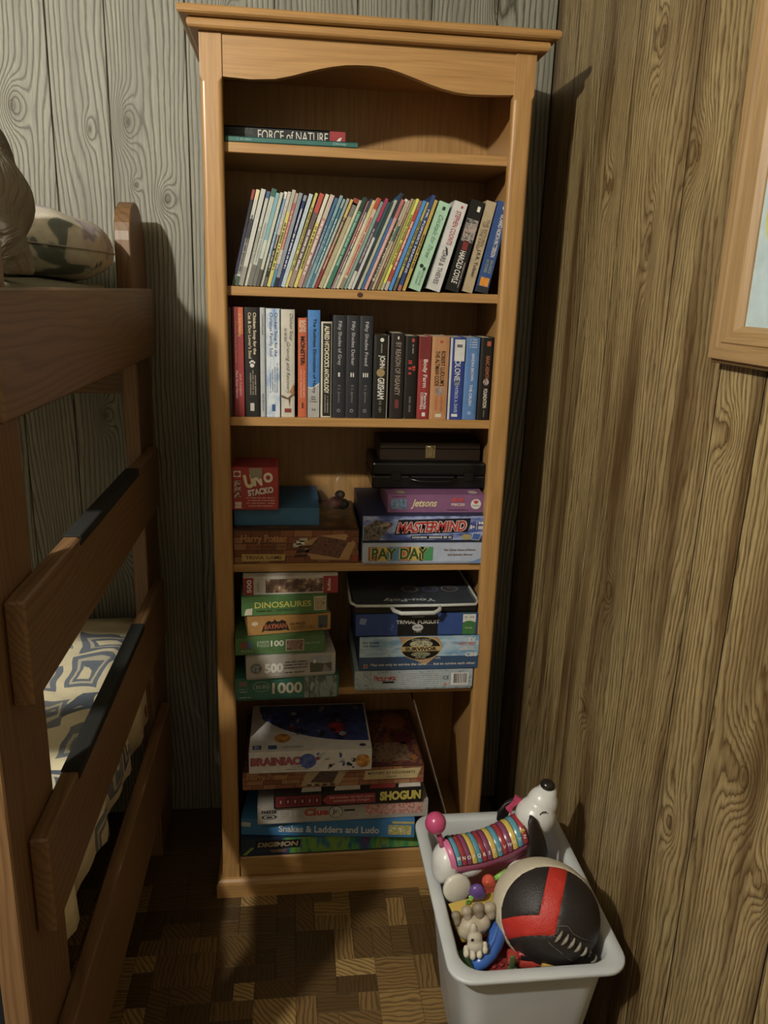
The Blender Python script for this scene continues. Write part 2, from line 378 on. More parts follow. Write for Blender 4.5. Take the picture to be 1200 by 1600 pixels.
# parquet: a patchwork of 1x1, 2x1, 1x2 and 2x2 pieces on a 43 mm grid
CELL = 0.043
rg = random.Random(5); taken = set(); meshes = {}
X0, Y0 = -0.43, -0.903
far_bm = bmesh.new()
cells = [(i, j) for j in range(0, 29) for i in range(0, 27)]
for (i, j) in cells:
    if (i, j) in taken: continue
    opts = [(1, 1), (2, 1), (1, 2), (2, 2), (2, 2), (2, 1)]; rg.shuffle(opts)
    for (a, b) in opts:
        need = [(i + p, j + q) for p in range(a) for q in range(b)]
        if all(n not in taken and n in cells for n in need): break
    else: a = b = 1; need = [(i, j)]
    taken.update(need)
    cx, cy = X0 + (i + a / 2) * CELL, Y0 + (j + b / 2) * CELL
    seen = -0.36 < cx < 0.62 and -0.50 < cy < 0.02
    if seen:
        if (a, b) not in meshes:
            bm = box(bmesh.new(), -a * CELL / 2 + 0.0003, a * CELL / 2 - 0.0003, -b * CELL / 2 + 0.0003, b * CELL / 2 - 0.0003, -0.004, 0.0, 0.0003)
            me = bpy.data.meshes.new('parquet_piece'); bm.to_mesh(me); bm.free(); me.materials.append(M_PARQ); meshes[(a, b)] = me
        o = link(bpy.data.objects.new('parquet_piece', meshes[(a, b)]), fl); o.location = (cx, cy, 0)
    else:
        box(far_bm, cx - a * CELL / 2 + 0.0003, cx + a * CELL / 2 - 0.0003, cy - b * CELL / 2 + 0.0003, cy + b * CELL / 2 - 0.0003, -0.004, 0)
far = obj('parquet_rest', far_bm, M_PARQ, fl); far['kind'] = 'stuff'
nbox('parquet_field', XL, XR, YR, Y0, -0.004, 0.0, M_PARQ, fl)
nbox('parquet_field', XL, X0, Y0, YB, -0.004, 0.0, M_PARQ, fl)

# ------------------------------------------------------------------ bookcase
bc = thing('bookcase', 'tall honey pine bookcase with arched valance in the corner', 'bookcase', (0, 0, 0))
W, D = 0.62, 0.29
for x0, x1 in ((0.002, 0.022), (W - 0.022, W - 0.002)):
    nbox('side_panel', x0, x1, 0.02, D, 0.0, 1.846, PINE['z'], bc, 0.001)
nbox('back_panel', 0.022, W - 0.022, 0.272, 0.278, 0.03, 1.846, PINE['z'], bc)
nbox('top_panel', 0.022, W - 0.022, 0.02, D, 1.828, 1.846, PINE['x'], bc)
def stile(x0, x1):
    """face stile with rounded edges that stop short of top and bottom"""
    r = 0.008; bm = bmesh.new(); rings = []
    def ring(z, rr):
        n = 5; P = [(x0, 0.02)]
        for k in range(n): t = PI / 2 * k / (n - 1); P.append((x0 + rr - rr * math.cos(t), rr - rr * math.sin(t)))
        for k in range(n): t = PI / 2 * k / (n - 1); P.append((x1 - rr + rr * math.sin(t), rr - rr * math.cos(t)))
        P.append((x1, 0.02)); return [bm.verts.new((x, y, z)) for x, y in P]
    for z, rr in ((0.0, 0.0006), (0.075, 0.0006), (0.083, r), (1.765, r), (1.774, 0.0006), (1.845, 0.0006)): rings.append(ring(z, rr))
    n = len(rings[0])
    for A, B in zip(rings[:-1], rings[1:]):
        for k in range(n): bm.faces.new((A[k], A[(k + 1) % n], B[(k + 1) % n], B[k]))
    bm.faces.new(rings[0]); bm.faces.new(rings[-1]); bmesh.ops.recalc_face_normals(bm, faces=bm.faces[:])
    return obj('stile', bm, PINE['z'], bc)
stile(0.0, 0.0395); stile(W - 0.0395, W)
arch = [(0.0395, 1.775), (0.09, 1.773), (0.134, 1.776), (0.165, 1.783), (0.192, 1.791), (0.215, 1.797), (0.238, 1.802), (0.262, 1.806), (0.284, 1.8075), (0.31, 1.808), (0.334, 1.8065), (0.36, 1.801),
        (0.392, 1.792), (0.418, 1.784), (0.441, 1.778), (0.468, 1.773), (0.496, 1.771), (0.54, 1.772), (0.5805, 1.774)]
bm = prism(bmesh.new(), arch + [(0.5805, 1.845), (0.0395, 1.845)], 'y', 0.003, 0.02)
obj('valance', bm, PINE['x'], bc)
def moulding(name, ov, z0, z1, r):
    """cornice tier with a rounded front: runs along the front and both sides"""
    prof = []
    for k in range(7): t = -PI / 2 + PI * k / 6; prof.append((ov - r + r * math.cos(t), (z0 + z1) / 2 + (z1 - z0) / 2 * math.sin(t)))
    bm = bmesh.new(); L = []
    for x, y, sx, sy in ((0, D, -1, 0), (0, 0, -1, -1), (W, 0, 1, -1), (W, D, 1, 0)):
        L.append([bm.verts.new((x + sx * o, y + sy * o, z)) for o, z in prof])
    for A, B in zip(L[:-1], L[1:]):
        for k in range(6): bm.faces.new((A[k], A[k + 1], B[k + 1], B[k]))
    bm.faces.new([l[-1] for l in L]); bm.faces.new([l[0] for l in L][::-1])
    bm.faces.new(L[0]); bm.faces.new(L[-1][::-1])
    bm.faces.new((L[0][0], L[0][-1], L[-1][-1], L[-1][0])) if False else None
    bmesh.ops.recalc_face_normals(bm, faces=bm.faces[:])
    return obj(name, bm, PINE['x'], bc)
moulding('cornice_lower', 0.019, 1.8455, 1.8625, 0.006)
moulding('cornice_upper', 0.034, 1.8627, 1.879, 0.008)
SHZ = [1.670, 1.411, 1.153, 0.834, 0.533]
for z in SHZ: nbox('shelf', 0.0222, W - 0.0222, 0.0202, 0.2715, z - 0.018, z, PINE['x'], bc, 0.0012)
nbox('bottom_shelf', 0.0222, W - 0.0222, 0.0202, 0.2715, 0.079, 0.097, PINE['x'], bc, 0.001)
nbox('bottom_rail', 0.0397, W - 0.0397, 0.004, 0.02, 0.03, 0.0985, PINE['x'], bc, 0.006, 3)
bm = bmesh.new()
prof = [(0.0002, 0.0), (0.014, 0.0), (0.014, 0.034), (0.011, 0.041), (0.0055, 0.0455), (0.0002, 0.047)]
L = []
for x, y, sx, sy in ((0, D, -1, 0), (0, 0, -1, -1), (W, 0, 1, -1), (W, D, 1, 0)):
    L.append([bm.verts.new((x + sx * o, y + sy * o, z)) for o, z in prof])
for A, B in zip(L[:-1], L[1:]):
    for k in range(len(prof)): bm.faces.new((A[k], A[(k + 1) % len(prof)], B[(k + 1) % len(prof)], B[k]))
bm.faces.new(L[0]); bm.faces.new(L[-1][::-1]); bmesh.ops.recalc_face_normals(bm, faces=bm.faces[:])
obj('plinth', bm, PINE['x'], bc)
oval(bc, 'knot', 0.300, 1.4015, 0.006, 0.005, paint('4d2d14'), ('F', 0.0202), 1)

# ------------------------------------------------------------------ bunk bed (its end stands along the left)
PX, BX = -0.165, -0.14
bed = thing('bunk_bed', 'brown wooden bunk bed whose end frame has wide board rungs', 'bunk bed', (-0.6, -0.23, 0))
def bpart(name, *a, **k):
    o = nbox(name, *a, **k); o.parent = bed; o.matrix_parent_inverse = Matrix.Translation((0.6, 0.23, 0)); return o
def bpost(y0, y1, x0=PX - 0.032, x1=PX):
    r = (y1 - y0) / 2; c = (y0 + y1) / 2; zt = 1.575; n = 14
    pts = [(y0, 0.0), (y1, 0.0)] + [(c + r * math.cos(PI * k / n), zt - r + r * math.sin(PI * k / n)) for k in range(n + 1)]
    bm = prism(bmesh.new(), pts, 'x', x0, x1)
    bmesh.ops.bevel(bm, geom=[e for e in bm.edges if abs(e.verts[0].co.x - e.verts[1].co.x) < 1e-6], offset=0.002, segments=1, affect='EDGES')
    o = obj('post', bm, OAK['z'], bed); o.matrix_parent_inverse = Matrix.Translation((0.6, 0.23, 0)); return o
bpost(-0.770, -0.608); bpost(0.146, 0.306)
bpost(-0.770, -0.608, -2.10, -2.068); bpost(0.146, 0.306, -2.10, -2.068)
# rungs: wide boards screwed to the outside of the posts
bpart('end_board', PX + 0.0004, BX, -0.722, 0.238, 1.258, 1.400, OAK['y'], bev=0.003)
for z0, z1, tr in ((0.918, 1.053, (-0.475, -0.03)), (0.590, 0.732, (-0.575, -0.06)), (0.215, 0.402, None)):
    b_ = bpart('rung', PX + 0.0004, BX, -0.720, 0.212, z0, z1, OAK['y'], bev=0.003)
    if tr:
        t_ = bpart('grip_strip', PX + 0.001, BX + 0.0006, tr[0], tr[1], z1 + 0.0002, z1 + 0.003, paint('1c1e1a', 0.9, 'cloth'), bev=0.0008)
        t2 = bpart('grip_strip', BX + 0.0004, BX + 0.0016, tr[0], tr[1], z1 - 0.012, z1 + 0.002, paint('1c1e1a', 0.9, 'cloth'))
for yy in (-0.70, -0.64, 0.165, 0.195):
    pass
for z0, z1 in ((1.165, 1.262), (0.30, 0.41)):
    bpart('side_rail', -2.06, PX - 0.034, 0.262, 0.290, z0, z1, OAK['x'], bev=0.002)
    bpart('side_rail', -2.06, PX - 0.034, -0.765, -0.740, z0, z1, OAK['x'], bev=0.002)
    for k in range(9):
        x = -0.42 - k * 0.2
        bpart('slat', x - 0.035, x + 0.035, -0.738, 0.26, z1 - 0.022, z1 - 0.004, OAK['y'])
def soft_box(name, x0, x1, y0, y1, z0, z1, mat, parent, sag=0.01, r=0.04, seed=0, nx=24, ny=24, bulge=0.0):
    """a soft slab: rounded box with a lumpy top"""
    rg_ = random.Random(seed); ph = [rg_.uniform(0, 6.28) for _ in range(6)]
    bm = box(bmesh.new(), x0, x1, y0, y1, z0, z1)
    bmesh.ops.subdivide_edges(bm, edges=bm.edges[:], cuts=20, use_grid_fill=True)
    c = Vector(((x0 + x1) / 2, (y0 + y1) / 2, (z0 + z1) / 2)); hx, hy, hz = (x1 - x0) / 2, (y1 - y0) / 2, (z1 - z0) / 2
    for v in bm.verts:
        p = v.co - c
        q = [p.x, p.y, p.z]; hh = [hx, hy, hz]; inner = [max(-h + r, min(h - r, t)) for t, h in zip(q, hh)]
        d = Vector([a - b for a, b in zip(q, inner)])
        if d.length > 1e-9: d = d.normalized() * min(r, max(abs(t) for t in d) if False else r)
        n = Vector(inner) + d
        lump = sag * (math.sin(n.x * 17 + ph[0]) * math.sin(n.y * 13 + ph[1]) + 0.5 * math.sin(n.x * 31 + n.y * 23 + ph[2]))
        if p.z > 0: n.z += lump * (0.5 + p.z / hz * 0.5)
        n.x += bulge * math.sin(n.y * 21 + ph[3]) * (1 if p.x > 0 else 0)
        v.co = c + n
    return obj(name, bm, mat, parent, True)
lm = thing('mattress', 'dark mattress on the lower bunk behind the board rungs', 'mattress', (-1.1, -0.23, 0.40))
o = soft_box('mattress_body', -2.05 + 1.1, -0.205 + 1.1, -0.735 + 0.23, 0.255 + 0.23, 0.012, 0.155, paint('2b323c', 0.9, 'cloth'), lm, 0.002, 0.03)
# printed sheet over the lower mattress, its hem hanging over the end
def sheet():
    bm = bmesh.new(); ny = 40; rows = []
    rg_ = random.Random(3)
    for j in range(ny + 1):
        y = -0.725 + j * (0.97 / ny); t = j / ny; row = []
        hem = 0.455 - 0.055 * t + 0.008 * math.sin(y * 26)
        wv = 0.006 * math.sin(y * 31) + 0.005 * math.sin(y * 57 + 1)
        for k in range(17): row.append((-2.0 + k * (1.76 / 16), y, 0.572 + 0.012 * math.sin(k * 0.9 + y * 9) + 0.006 * math.sin(y * 33 + k * 2.3) + (0.05 * max(0, t - 0.72) / 0.28)))
        row += [(-0.212, y, 0.566 + 0.05 * max(0, t - 0.72) / 0.28), (-0.192 + wv * 0.5, y, 0.552), (-0.182 + wv, y, 0.525), (-0.178 + wv, y, hem)]
        rows.append([bm.verts.new(p) for p in row])
    for A, B in zip(rows[:-1], rows[1:]):
        for k in range(len(A) - 1): bm.faces.new((A[k], A[k + 1], B[k + 1], B[k]))
    bmesh.ops.recalc_face_normals(bm, faces=bm.faces[:])
    o = obj('bed_sheet', bm, M_SHEET, None, True)
    md = o.modifiers.new('thick', 'SOLIDIFY'); md.thickness = 0.003
    tag(o, 'cream sheet with grey and red printed motifs on the lower bunk', 'sheet')
sheet()
um = thing('mattress', 'pale mattress on the upper bunk under the pillow', 'mattress', (-1.1, -0.23, 1.262))
soft_box('mattress_body', -2.05 + 1.1, -0.205 + 1.1, -0.60 + 0.23, 0.14 + 0.23, 0.001, 0.150, paint('9a9a86', 0.9, 'cloth'), um, 0.003, 0.035)
def pillow():
    bm = bmesh.new(); ellipsoid(bm, (0, 0, 0), (1, 1, 1), 40, 24)
    for v in bm.verts:
        x, y, z = v.co
        f = lambda t: math.copysign(abs(t) ** 0.6, t)
        X, Y, Z = f(x) * 0.20, f(y) * 0.14, math.copysign(abs(z) ** 0.85, z) * 0.066
        Z += 0.006 * math.sin(X * 40 + 1) * math.sin(Y * 36) ; Z += 0.018 * (-X / 0.2)
        v.co = (X, Y, Z)
    o = obj('pillow', bm, M_PILLOW, None, True); o.location = (-0.385, 0.04, 1.482)
    tag(o, 'puffy pillow in a faded printed case by the far bunk post', 'pillow')
    sm = bmesh.new()
    tube(sm, [(0.202 * math.copysign(abs(math.cos(t)) ** 0.6, math.cos(t)), 0.142 * math.copysign(abs(math.sin(t)) ** 0.6, math.sin(t)), 0.018 * (-math.copysign(abs(math.cos(t)) ** 0.6, math.cos(t)))) for t in [2 * PI * k / 48 for k in range(48)]], 0.0014, 6, True)
    obj('piping', sm, paint('aaa392', 0.9, 'cloth'), o, True)
pillow()
def blanket():
    bm = bmesh.new(); ellipsoid(bm, (0, 0, 0), (1, 1, 1), 72, 48)
    for v in bm.verts:
        x, y, z = v.co
        k = 1 + 0.12 * math.sin(5 * x + 3 * z + 1) * math.sin(4 * y + 2 * z) + 0.05 * math.sin(9 * z + 6 * y)
        v.co = (x * 0.165 * k, y * 0.16 * k, max(z * 0.165 * k, -0.076))
    o = obj('blanket', bm, M_BLANKET, None, True); o.location = (-0.360, -0.405, 1.492)
    tag(o, 'rumpled brown blanket heaped on the upper bunk at the left edge', 'blanket')
blanket()

# ------------------------------------------------------------------ framed picture on the right wall
pf = thing('framed_picture', 'pale wooden picture frame on the brown panelled wall', 'picture', (XR, -0.80, 1.60))
PY0, PY1, PZ0, PZ1 = -1.10, -0.566, 1.330, 1.95
def fr_member(axis, a0, a1, fixed, sgn):
    """moulding profile: (distance in from the outer edge, height off the wall)"""
    prof = [(0, 0.0), (0, 0.018), (0.002, 0.021), (0.005, 0.022), (0.007, 0.029), (0.022, 0.028), (0.024, 0.024), (0.027, 0.024), (0.029, 0.026), (0.036, 0.024), (0.038, 0.019), (0.041, 0.019), (0.044, 0.018), (0.050, 0.010), (0.050, 0.0)]
    bm = bmesh.new(); A, B = [], []
    for d, h in prof:
        for L_, a, s in ((A, a0, 1), (B, a1, -1)):
            al = a + s * d
            p = (XR - h - 0.0005, fixed + sgn * d, al) if axis == 'z' else (XR - h - 0.0005, al, fixed + sgn * d)
            L_.append(bm.verts.new((p[0] - XR, p[1] + 0.80, p[2] - 1.60)))
    n = len(prof)
    for k in range(n): bm.faces.new((A[k], A[(k + 1) % n], B[(k + 1) % n], B[k]))
    bm.faces.new(A); bm.faces.new(B[::-1]); bmesh.ops.recalc_face_normals(bm, faces=bm.faces[:])
    return obj('moulding', bm, FRAMEW['z' if axis == 'z' else 'y'], pf)
fr_member('z', PZ0, PZ1, PY1, -1); fr_member('z', PZ0, PZ1, PY0, 1)
fr_member('y', PY0, PY1, PZ0, 1); fr_member('y', PY0, PY1, PZ1, -1)
pic = nbox('print', -0.008, -0.004, PY0 + 0.049 + 0.80, PY1 - 0.049 + 0.80, PZ0 + 0.049 - 1.60, PZ1 - 0.049 - 1.60, paint('bcd3d8', 0.4), pf)
bm = bmesh.new()
n = 40; cy, cz, ry, rz = -0.712 + 0.80, 1.52 - 1.60, 0.085, 0.075
vs = [bm.verts.new((-0.0086, cy + ry * math.cos(2 * PI * k / n), cz + rz * math.sin(2 * PI * k / n))) for k in range(n)]
bm.faces.new(vs); bmesh.ops.recalc_face_normals(bm, faces=bm.faces[:])
obj('yellow_shape', bm, paint('cfcf52', 0.5), pic)

# ------------------------------------------------------------------ books
ORD = ['first', 'second', 'third', 'fourth', 'fifth', 'sixth', 'seventh', 'eighth', 'ninth', 'tenth', 'eleventh', 'twelfth', 'thirteenth', 'fourteenth', 'fifteenth', 'sixteenth',
       'seventeenth', 'eighteenth', 'nineteenth', 'twentieth', 'twenty-first', 'twenty-second', 'twenty-third', 'twenty-fourth', 'twenty-fifth']
def book_parts(root, t, h, d, cover, x0=0.0, c=0.0013, pages=PAGES, round_spine=0.0, side=None):
    """cover of two boards and a spine, with the page block set back inside; spine looks to -y, from x0 to x0+t"""
    bm = bmesh.new(); x1 = x0 + t
    box(bm, x0, x0 + c, 0.001, d, 0, h); box(bm, x1 - c, x1, 0.001, d, 0, h)
    if round_spine:
        n = 6; pts = [(x0, 0.0011)] + [(x0 + t * k / n, -round_spine * math.sin(PI * k / n)) for k in range(1, n)] + [(x1, 0.0011), (x1 - c, 0.0025), (x0 + c, 0.0025)]
        b2 = prism(bmesh.new(), pts, 'z', 0, h); me = bpy.data.meshes.new('tmp'); b2.to_mesh(me); b2.free(); bm.from_mesh(me); bpy.data.meshes.remove(me)
    else: box(bm, x0 + 0.0001, x1 - 0.0001, 0.0, 0.0015, 0, h)
    obj('cover', bm, cover, root)
    nbox('page_block', x0 + c + 0.0001, x1 - c - 0.0001, 0.0028, d - 0.004, 0.0015, h - 0.0015, pages, root)
FS = ('F', 0.0)     # the spine face
def K(px): return 0.046 + (px - 362) * 0.001275
# thin books: left edge on the shelf, main colour, name of the look, bands [(from, to, colour)], colour of the lettering marks
TB = [
 (362.5, '2c2d4c', 'navy', 'a red top', [(0.9, 1.0, 'a83a34'), (0.0, 0.12, '6f7470'), (0.62, 0.9, '22232e')], None),
 (367.0, 'c8c8bc', 'speckled white', 'a cream top', [(0.9, 1.0, 'e6d79c'), (0.12, 0.5, '8d8f86'), (0.0, 0.1, '3e5a46'), (0.5, 0.7, '3c3a4e')], '3a3a3a'),
 (373.0, 'c9cabf', 'plain pale grey', None, [(0.0, 0.2, '9b9a8f')], None),
 (380.5, 'c4c6bd', 'white', 'a blue top', [(0.93, 1.0, '3f679c')], '9a9a92'),
 (386.0, 'c0c4b6', 'white', 'a green top', [(0.92, 1.0, '2f6a58'), (0.0, 0.22, '77756c')], 'a0a098'),
 (393.5, '7db2bd', 'light teal', 'a white foot', [(0.0, 0.3, '73736a'), (0.3, 0.5, 'c2cdc4')], None),
 (399.5, 'c6c8b4', 'cream', None, [(0.0, 0.18, '55564c')], None),
 (404.5, '85aedb', 'sky blue', 'a pale foot', [(0.0, 0.35, 'bfc4ba'), (0.93, 1.0, 'e0e0d8')], 'c5d8ea'),
 (410.0, '2a2a2c', 'black', 'a white top half', [(0.55, 1.0, 'c9c5b8'), (0.0, 0.1, '62635c')], 'b8b4a6'),
 (415.5, 'd6ca5a', 'yellow', None, [(0.78, 1.0, 'b8b2a0')], '3c3718'),
 (421.5, 'b9615c', 'dusty pink', 'a blue foot', [(0.0, 0.25, '4e8fb4'), (0.25, 0.4, 'd2d2c8'), (0.9, 1.0, 'b9a08c')], 'd8b0a8'),
 (426.5, '8c98a3', 'blue-grey', None, [(0.0, 0.1, '22252c')], None),
 (432.5, '2b356f', 'deep navy', 'white marks', [(0.94, 1.0, '8f97a8')], 'dfe2e6'),
 (437.5, 'b8cad2', 'pale ice blue', None, [], None),
 (444.0, 'd4c765', 'pale yellow', 'dark marks', [], '5a5226'),
 (448.5, '6a5a58', 'grey-brown', 'white marks', [(0.8, 1.0, 'c54a3a'), (0.0, 0.2, 'a48a80')], 'e2ded6'),
 (456.5, 'd9cf58', 'lemon yellow', 'dark marks', [(0.7, 1.0, 'dcd9c4')], '2e2c1a'),
 (462.5, 'b98d84', 'rose beige', 'white marks', [(0.75, 1.0, 'c9b8ac')], 'efe6df'),
 (470.0, '3e6f99', 'mid blue', 'a grey foot', [(0.0, 0.3, '7d7c7a'), (0.3, 0.55, '6a5b76')], '9fb8cc'),
 (475.0, '7fa7b4', 'pale blue', None, [], '4c7e90'),
 (480.0, '3f7d94', 'teal blue', 'pale marks', [(0.9, 1.0, '93a8ac')], 'c2d8dc'),
 (484.5, '98a9a3', 'grey-green', None, [], 'd9d6c0'),
 (489.0, 'a2332f', 'red', 'a yellow top', [(0.8, 1.0, 'd8b44a'), (0.5, 0.8, '6c5a3c')], 'd9b9a0'),
 (494.0, 'b7ae84', 'wide khaki', None, [(0.8, 0.95, '7d7f78'), (0.93, 1.0, 'a03630')], None),
 (502.5, 'd6cbab', 'thin cream', None, [], None),
 (507.0, '2f8069', 'emerald green', 'pale marks', [(0.85, 1.0, '274238')], '9cc9b4'),
 (514.0, 'c79087', 'salmon pink', None, [], None),
 (518.0, '3a3d58', 'dark indigo', 'white marks', [(0.5, 0.75, 'a8483e'), (0.0, 0.15, 'b0aaa8')], 'e6e2da'),
 (522.5, 'd9cfa8', 'ivory', None, [(0.8, 1.0, 'd8c278')], None),
 (528.0, 'd1b79c', 'beige', 'red marks', [(0.88, 1.0, 'c0402e'), (0.0, 0.12, '8b8474')], 'c23c2c'),
 (535.0, '7fa698', 'sage green', None, [], None),
 (540.5, '463b4e', 'dark plum', 'a crimson top', [(0.75, 1.0, 'b2285a'), (0.0, 0.2, 'cfcac0')], 'bcb0b4'),
 (546.5, 'c9cec9', 'silvery white', 'a dark top', [(0.6, 1.0, '35565c')], None),
 (551.5, '2a2e30', 'charcoal', None, [(0.5, 1.0, '2c4449')], None),
 (556.5, 'b4b8a0', 'olive grey', None, [], None),
 (561.5, '386aa0', 'cobalt blue', None, [(0.75, 1.0, '2a3140')], None),
 (567.0, 'dca19c', 'wide pink', None, [(0.8, 1.0, 'c46a66')], 'e9c8c2'),
 (573.0, 'd9d4c3', 'off-white', 'black marks', [(0.0, 0.1, '6d675a')], '2a2620'),
 (579.0, 'bda98e', 'tan', None, [(0.55, 0.72, '3d6e60')], None),
 (584.0, '8a6550', 'brown', 'pale marks', [(0.85, 1.0, 'b3a08c')], 'e0c8b0'),
 (588.0, 'a5a24e', 'olive', None, [], None),
 (593.5, 'e0df4a', 'bright yellow', 'dark marks', [(0.0, 0.08, 'b7b2a0')], '3b3a18'),
 (599.0, 'b8452f', 'brick red', 'white marks', [(0.9, 1.0, '9c6a5a'), (0.0, 0.1, 'c4b5a4')], 'f0dccb'),
 (606.0, '3f92dd', 'bright blue', None, [], None),
 (613.5, 'b9ac52', 'mustard patterned', None, [(0.0, 0.15, '73684a')], '3c4036'),
 (620.0, '2f4a86', 'royal blue', 'white capitals', [(0.0, 0.06, 'b06a5a')], None),
 (628.0, 'c2a23e', 'gold', 'dark marks', [], '3b3424'),
]
AK = [(0, 13.5), (4, 15.5), (11, 16.0), (15, 19.3), (22, 22.6), (30, 22.8), (36, 22.3), (43, 20.4), (46, 18.6), (47, 18.0)]
def ang(i):
    for (a, x), (b, y) in zip(AK[:-1], AK[1:]):
        if a <= i <= b: return x + (y - x) * (i - a) / (b - a)
rg = random.Random(11)
nT = len(TB)
for i, (px, colr, look, extra, bands, marks) in enumerate(TB):
    th = math.radians(ang(i)); nx = TB[i + 1][0] if i + 1 < nT else 635.0
    h = 0.1835 + rg.uniform(-0.004, 0.004)
    if i in (35,): h = 0.198
    if i == 45: h = 0.193
    nth = math.radians(ang(i + 1))
    gap = K(nx) - K(px)
    t = (gap - max(0, h * (math.tan(th) - math.tan(nth)))) * math.cos(th) * 0.93
    d = rg.uniform(0.16, 0.19)
    pos = (ORD[i] + ' from left in the leaning row') if i < 24 else (ORD[nT - 1 - i] + ' left of the mint paperback')
    if i == nT - 1: pos = 'touching the mint paperback'
    r = thing('picture_book', '%s thin book%s, %s' % (look, ' with ' + extra if extra else '', pos), 'book',
              (K(px) + t / math.cos(th), 0.031 + rg.uniform(-0.002, 0.004), SHZ[1] + 0.0004), (0, th, 0), 'thin picture books leaning on the second shelf')
    book_parts(r, t, h, d, paint(colr, 0.45), -t, 0.0007, PAGES)
    for (a, b, c2) in bands: rect(r, 'colour_band', -t * 0.97, -t * 0.03, a * h, b * h, paint(c2, 0.45), FS, 1)
    if marks:
        lo_, hi_ = rg.uniform(0.12, 0.3), rg.uniform(0.62, 0.86)
        dashes(r, -t / 2, lo_ * h, hi_ * h, min(t * 0.55, 0.0042), paint(marks), FS, 2, 'V', i)
    if i == 45: text(r, "MR. POPPER'S PENGUINS", -t / 2, h * 0.52, h * 0.66, t * 0.62, WHITE, FS, 2, 'V', 0.01)

def paperback(name, label, x, th, t, h, d, hexc, y=0.03, z=SHZ[1], group='paperbacks at the right end of the second shelf', crease=True, cream_edge=False):
    """standing paperback; x is the left foot of the upright book, or the right foot when it leans"""
    r = thing(name, label, 'book', (x, y, z + 0.0004), (0, math.radians(th), 0), group)
    x0 = -t if th else 0.0
    book_parts(r, t, h, d, paint(hexc, 0.4), x0, 0.0009, PAGES, 0.0012 if not th else 0.0)
    r['x0'] = x0
    return r, x0
F2 = ('F', -0.0)
r, x0 = paperback('paperback', 'mint green leaning paperback with script title and small flower', 0.4205, 18, 0.0225, 0.175, 0.105, 'a9d6b4', 0.022)
c_ = x0 + 0.01125
dk = paint('4a6a5a')
text(r, 'Cocktails for Three', c_ + 0.001, 0.108, 0.084, 0.009, dk, FS, 2, 'V', 0, 0.35)
oval(r, 'flower_print', c_ - 0.003, 0.048, 0.004, 0.004, paint('26302a'), FS); oval(r, 'flower_print', c_ + 0.004, 0.044, 0.003, 0.004, paint('39463e'), FS)
text(r, 'MADELEINE', c_ + 0.004, 0.026, 0.030, 0.0045, paint('55776a'), FS, 2, 'V'); text(r, 'WICKHAM', c_ - 0.003, 0.025, 0.026, 0.0045, paint('55776a'), FS, 2, 'V')
rect(r, 'publisher_mark', c_ - 0.002, c_ + 0.004, 0.16, 0.167, paint('2c3c34'), FS)
r, x0 = paperback('paperback', 'white leaning thriller paperback with red author name', 0.4595, 16, 0.0265, 0.174, 0.105, 'd6d6d2', 0.016)
c_ = x0 + 0.01325
text(r, 'STEPHEN COONTS', c_ + 0.001, 0.124, 0.066, 0.010, paint('b03a44'), FS, 2, 'V', 0.015)
text(r, 'LIARS & THIEVES', c_ - 0.001, 0.046, 0.066, 0.010, paint('4a3f44'), FS, 2, 'V', 0.01)
shape(r, 'dagger_print', [(c_ - 0.004, 0.088), (c_ + 0.002, 0.084), (c_ + 0.006, 0.072), (c_ + 0.003, 0.071), (c_ - 0.001, 0.080)], paint('3e3c44'), FS)
rect(r, 'publisher_mark', c_ + 0.002, c_ + 0.006, 0.163, 0.168, paint('b03a3a'), FS)
r, x0 = paperback('paperback', 'thick black leaning paperback with a flag picture on its spine', 0.4990, 14.4, 0.028, 0.178, 0.105, '1d1b1a', 0.0225)
c_ = x0 + 0.0145
rect(r, 'flag_picture', c_ - 0.012, c_ + 0.012, 0.098, 0.142, art('flag_art', ['1f1b1a', '6a6a6a', 'a89a90', '7a3030'], 120), FS)
rect(r, 'red_panel', c_ - 0.006, c_ + 0.005, 0.082, 0.100, paint('8c2a26'), FS)
text(r, 'HAROLD COYLE', c_ - 0.001, 0.048, 0.064, 0.012, WHITE, FS, 2, 'V', 0.02)
rect(r, 'publisher_mark', c_ + 0.002, c_ + 0.008, 0.158, 0.168, WHITE, FS)
dashes(r, c_ + 0.009, 0.01, 0.06, 0.003, paint('9a938a'), FS, 2, 'V', 3)
r, x0 = paperback('paperback', 'tan leaning fantasy paperback between black and blue books', 0.5275, 12.7, 0.0200, 0.178, 0.105, 'bda883', 0.0225)
c_ = x0 + 0.01025
text(r, 'THE RETURN', c_ + 0.003, 0.118, 0.052, 0.006, paint('5a4a34'), FS, 2, 'V'); text(r, 'OF THE KING', c_ - 0.004, 0.112, 0.052, 0.006, paint('5a4a34'), FS, 2, 'V')
text(r, 'J.R.R. Tolkien', c_, 0.058, 0.054, 0.009, BLACK, FS, 2, 'V', 0.015)
r, x0 = paperback('paperback', 'blue leaning paperback at the far right of the second shelf', 0.5588, 11.6, 0.0250, 0.177, 0.105, '2f5494', 0.0215)
c_ = x0 + 0.013
text(r, 'RICHARD NORTH PATTERSON', c_ + 0.003, 0.112, 0.082, 0.0085, WHITE, FS, 2, 'V', 0.015)
text(r, 'BALANCE', c_ + 0.005, 0.052, 0.026, 0.006, paint('a9b07c'), FS, 2, 'V'); text(r, 'OF POWER', c_ - 0.004, 0.052, 0.026, 0.006, paint('a9b07c'), FS, 2, 'V')
rect(r, 'orange_panel', c_ - 0.009, c_ + 0.009, 0.013, 0.030, art('orange_art', ['8a5a24', 'd08c34', 'c9803a'], 200), FS)
rect(r, 'dark_foot', c_ - 0.0125, c_ + 0.0125, 0.0, 0.012, paint('2c3038'), FS)
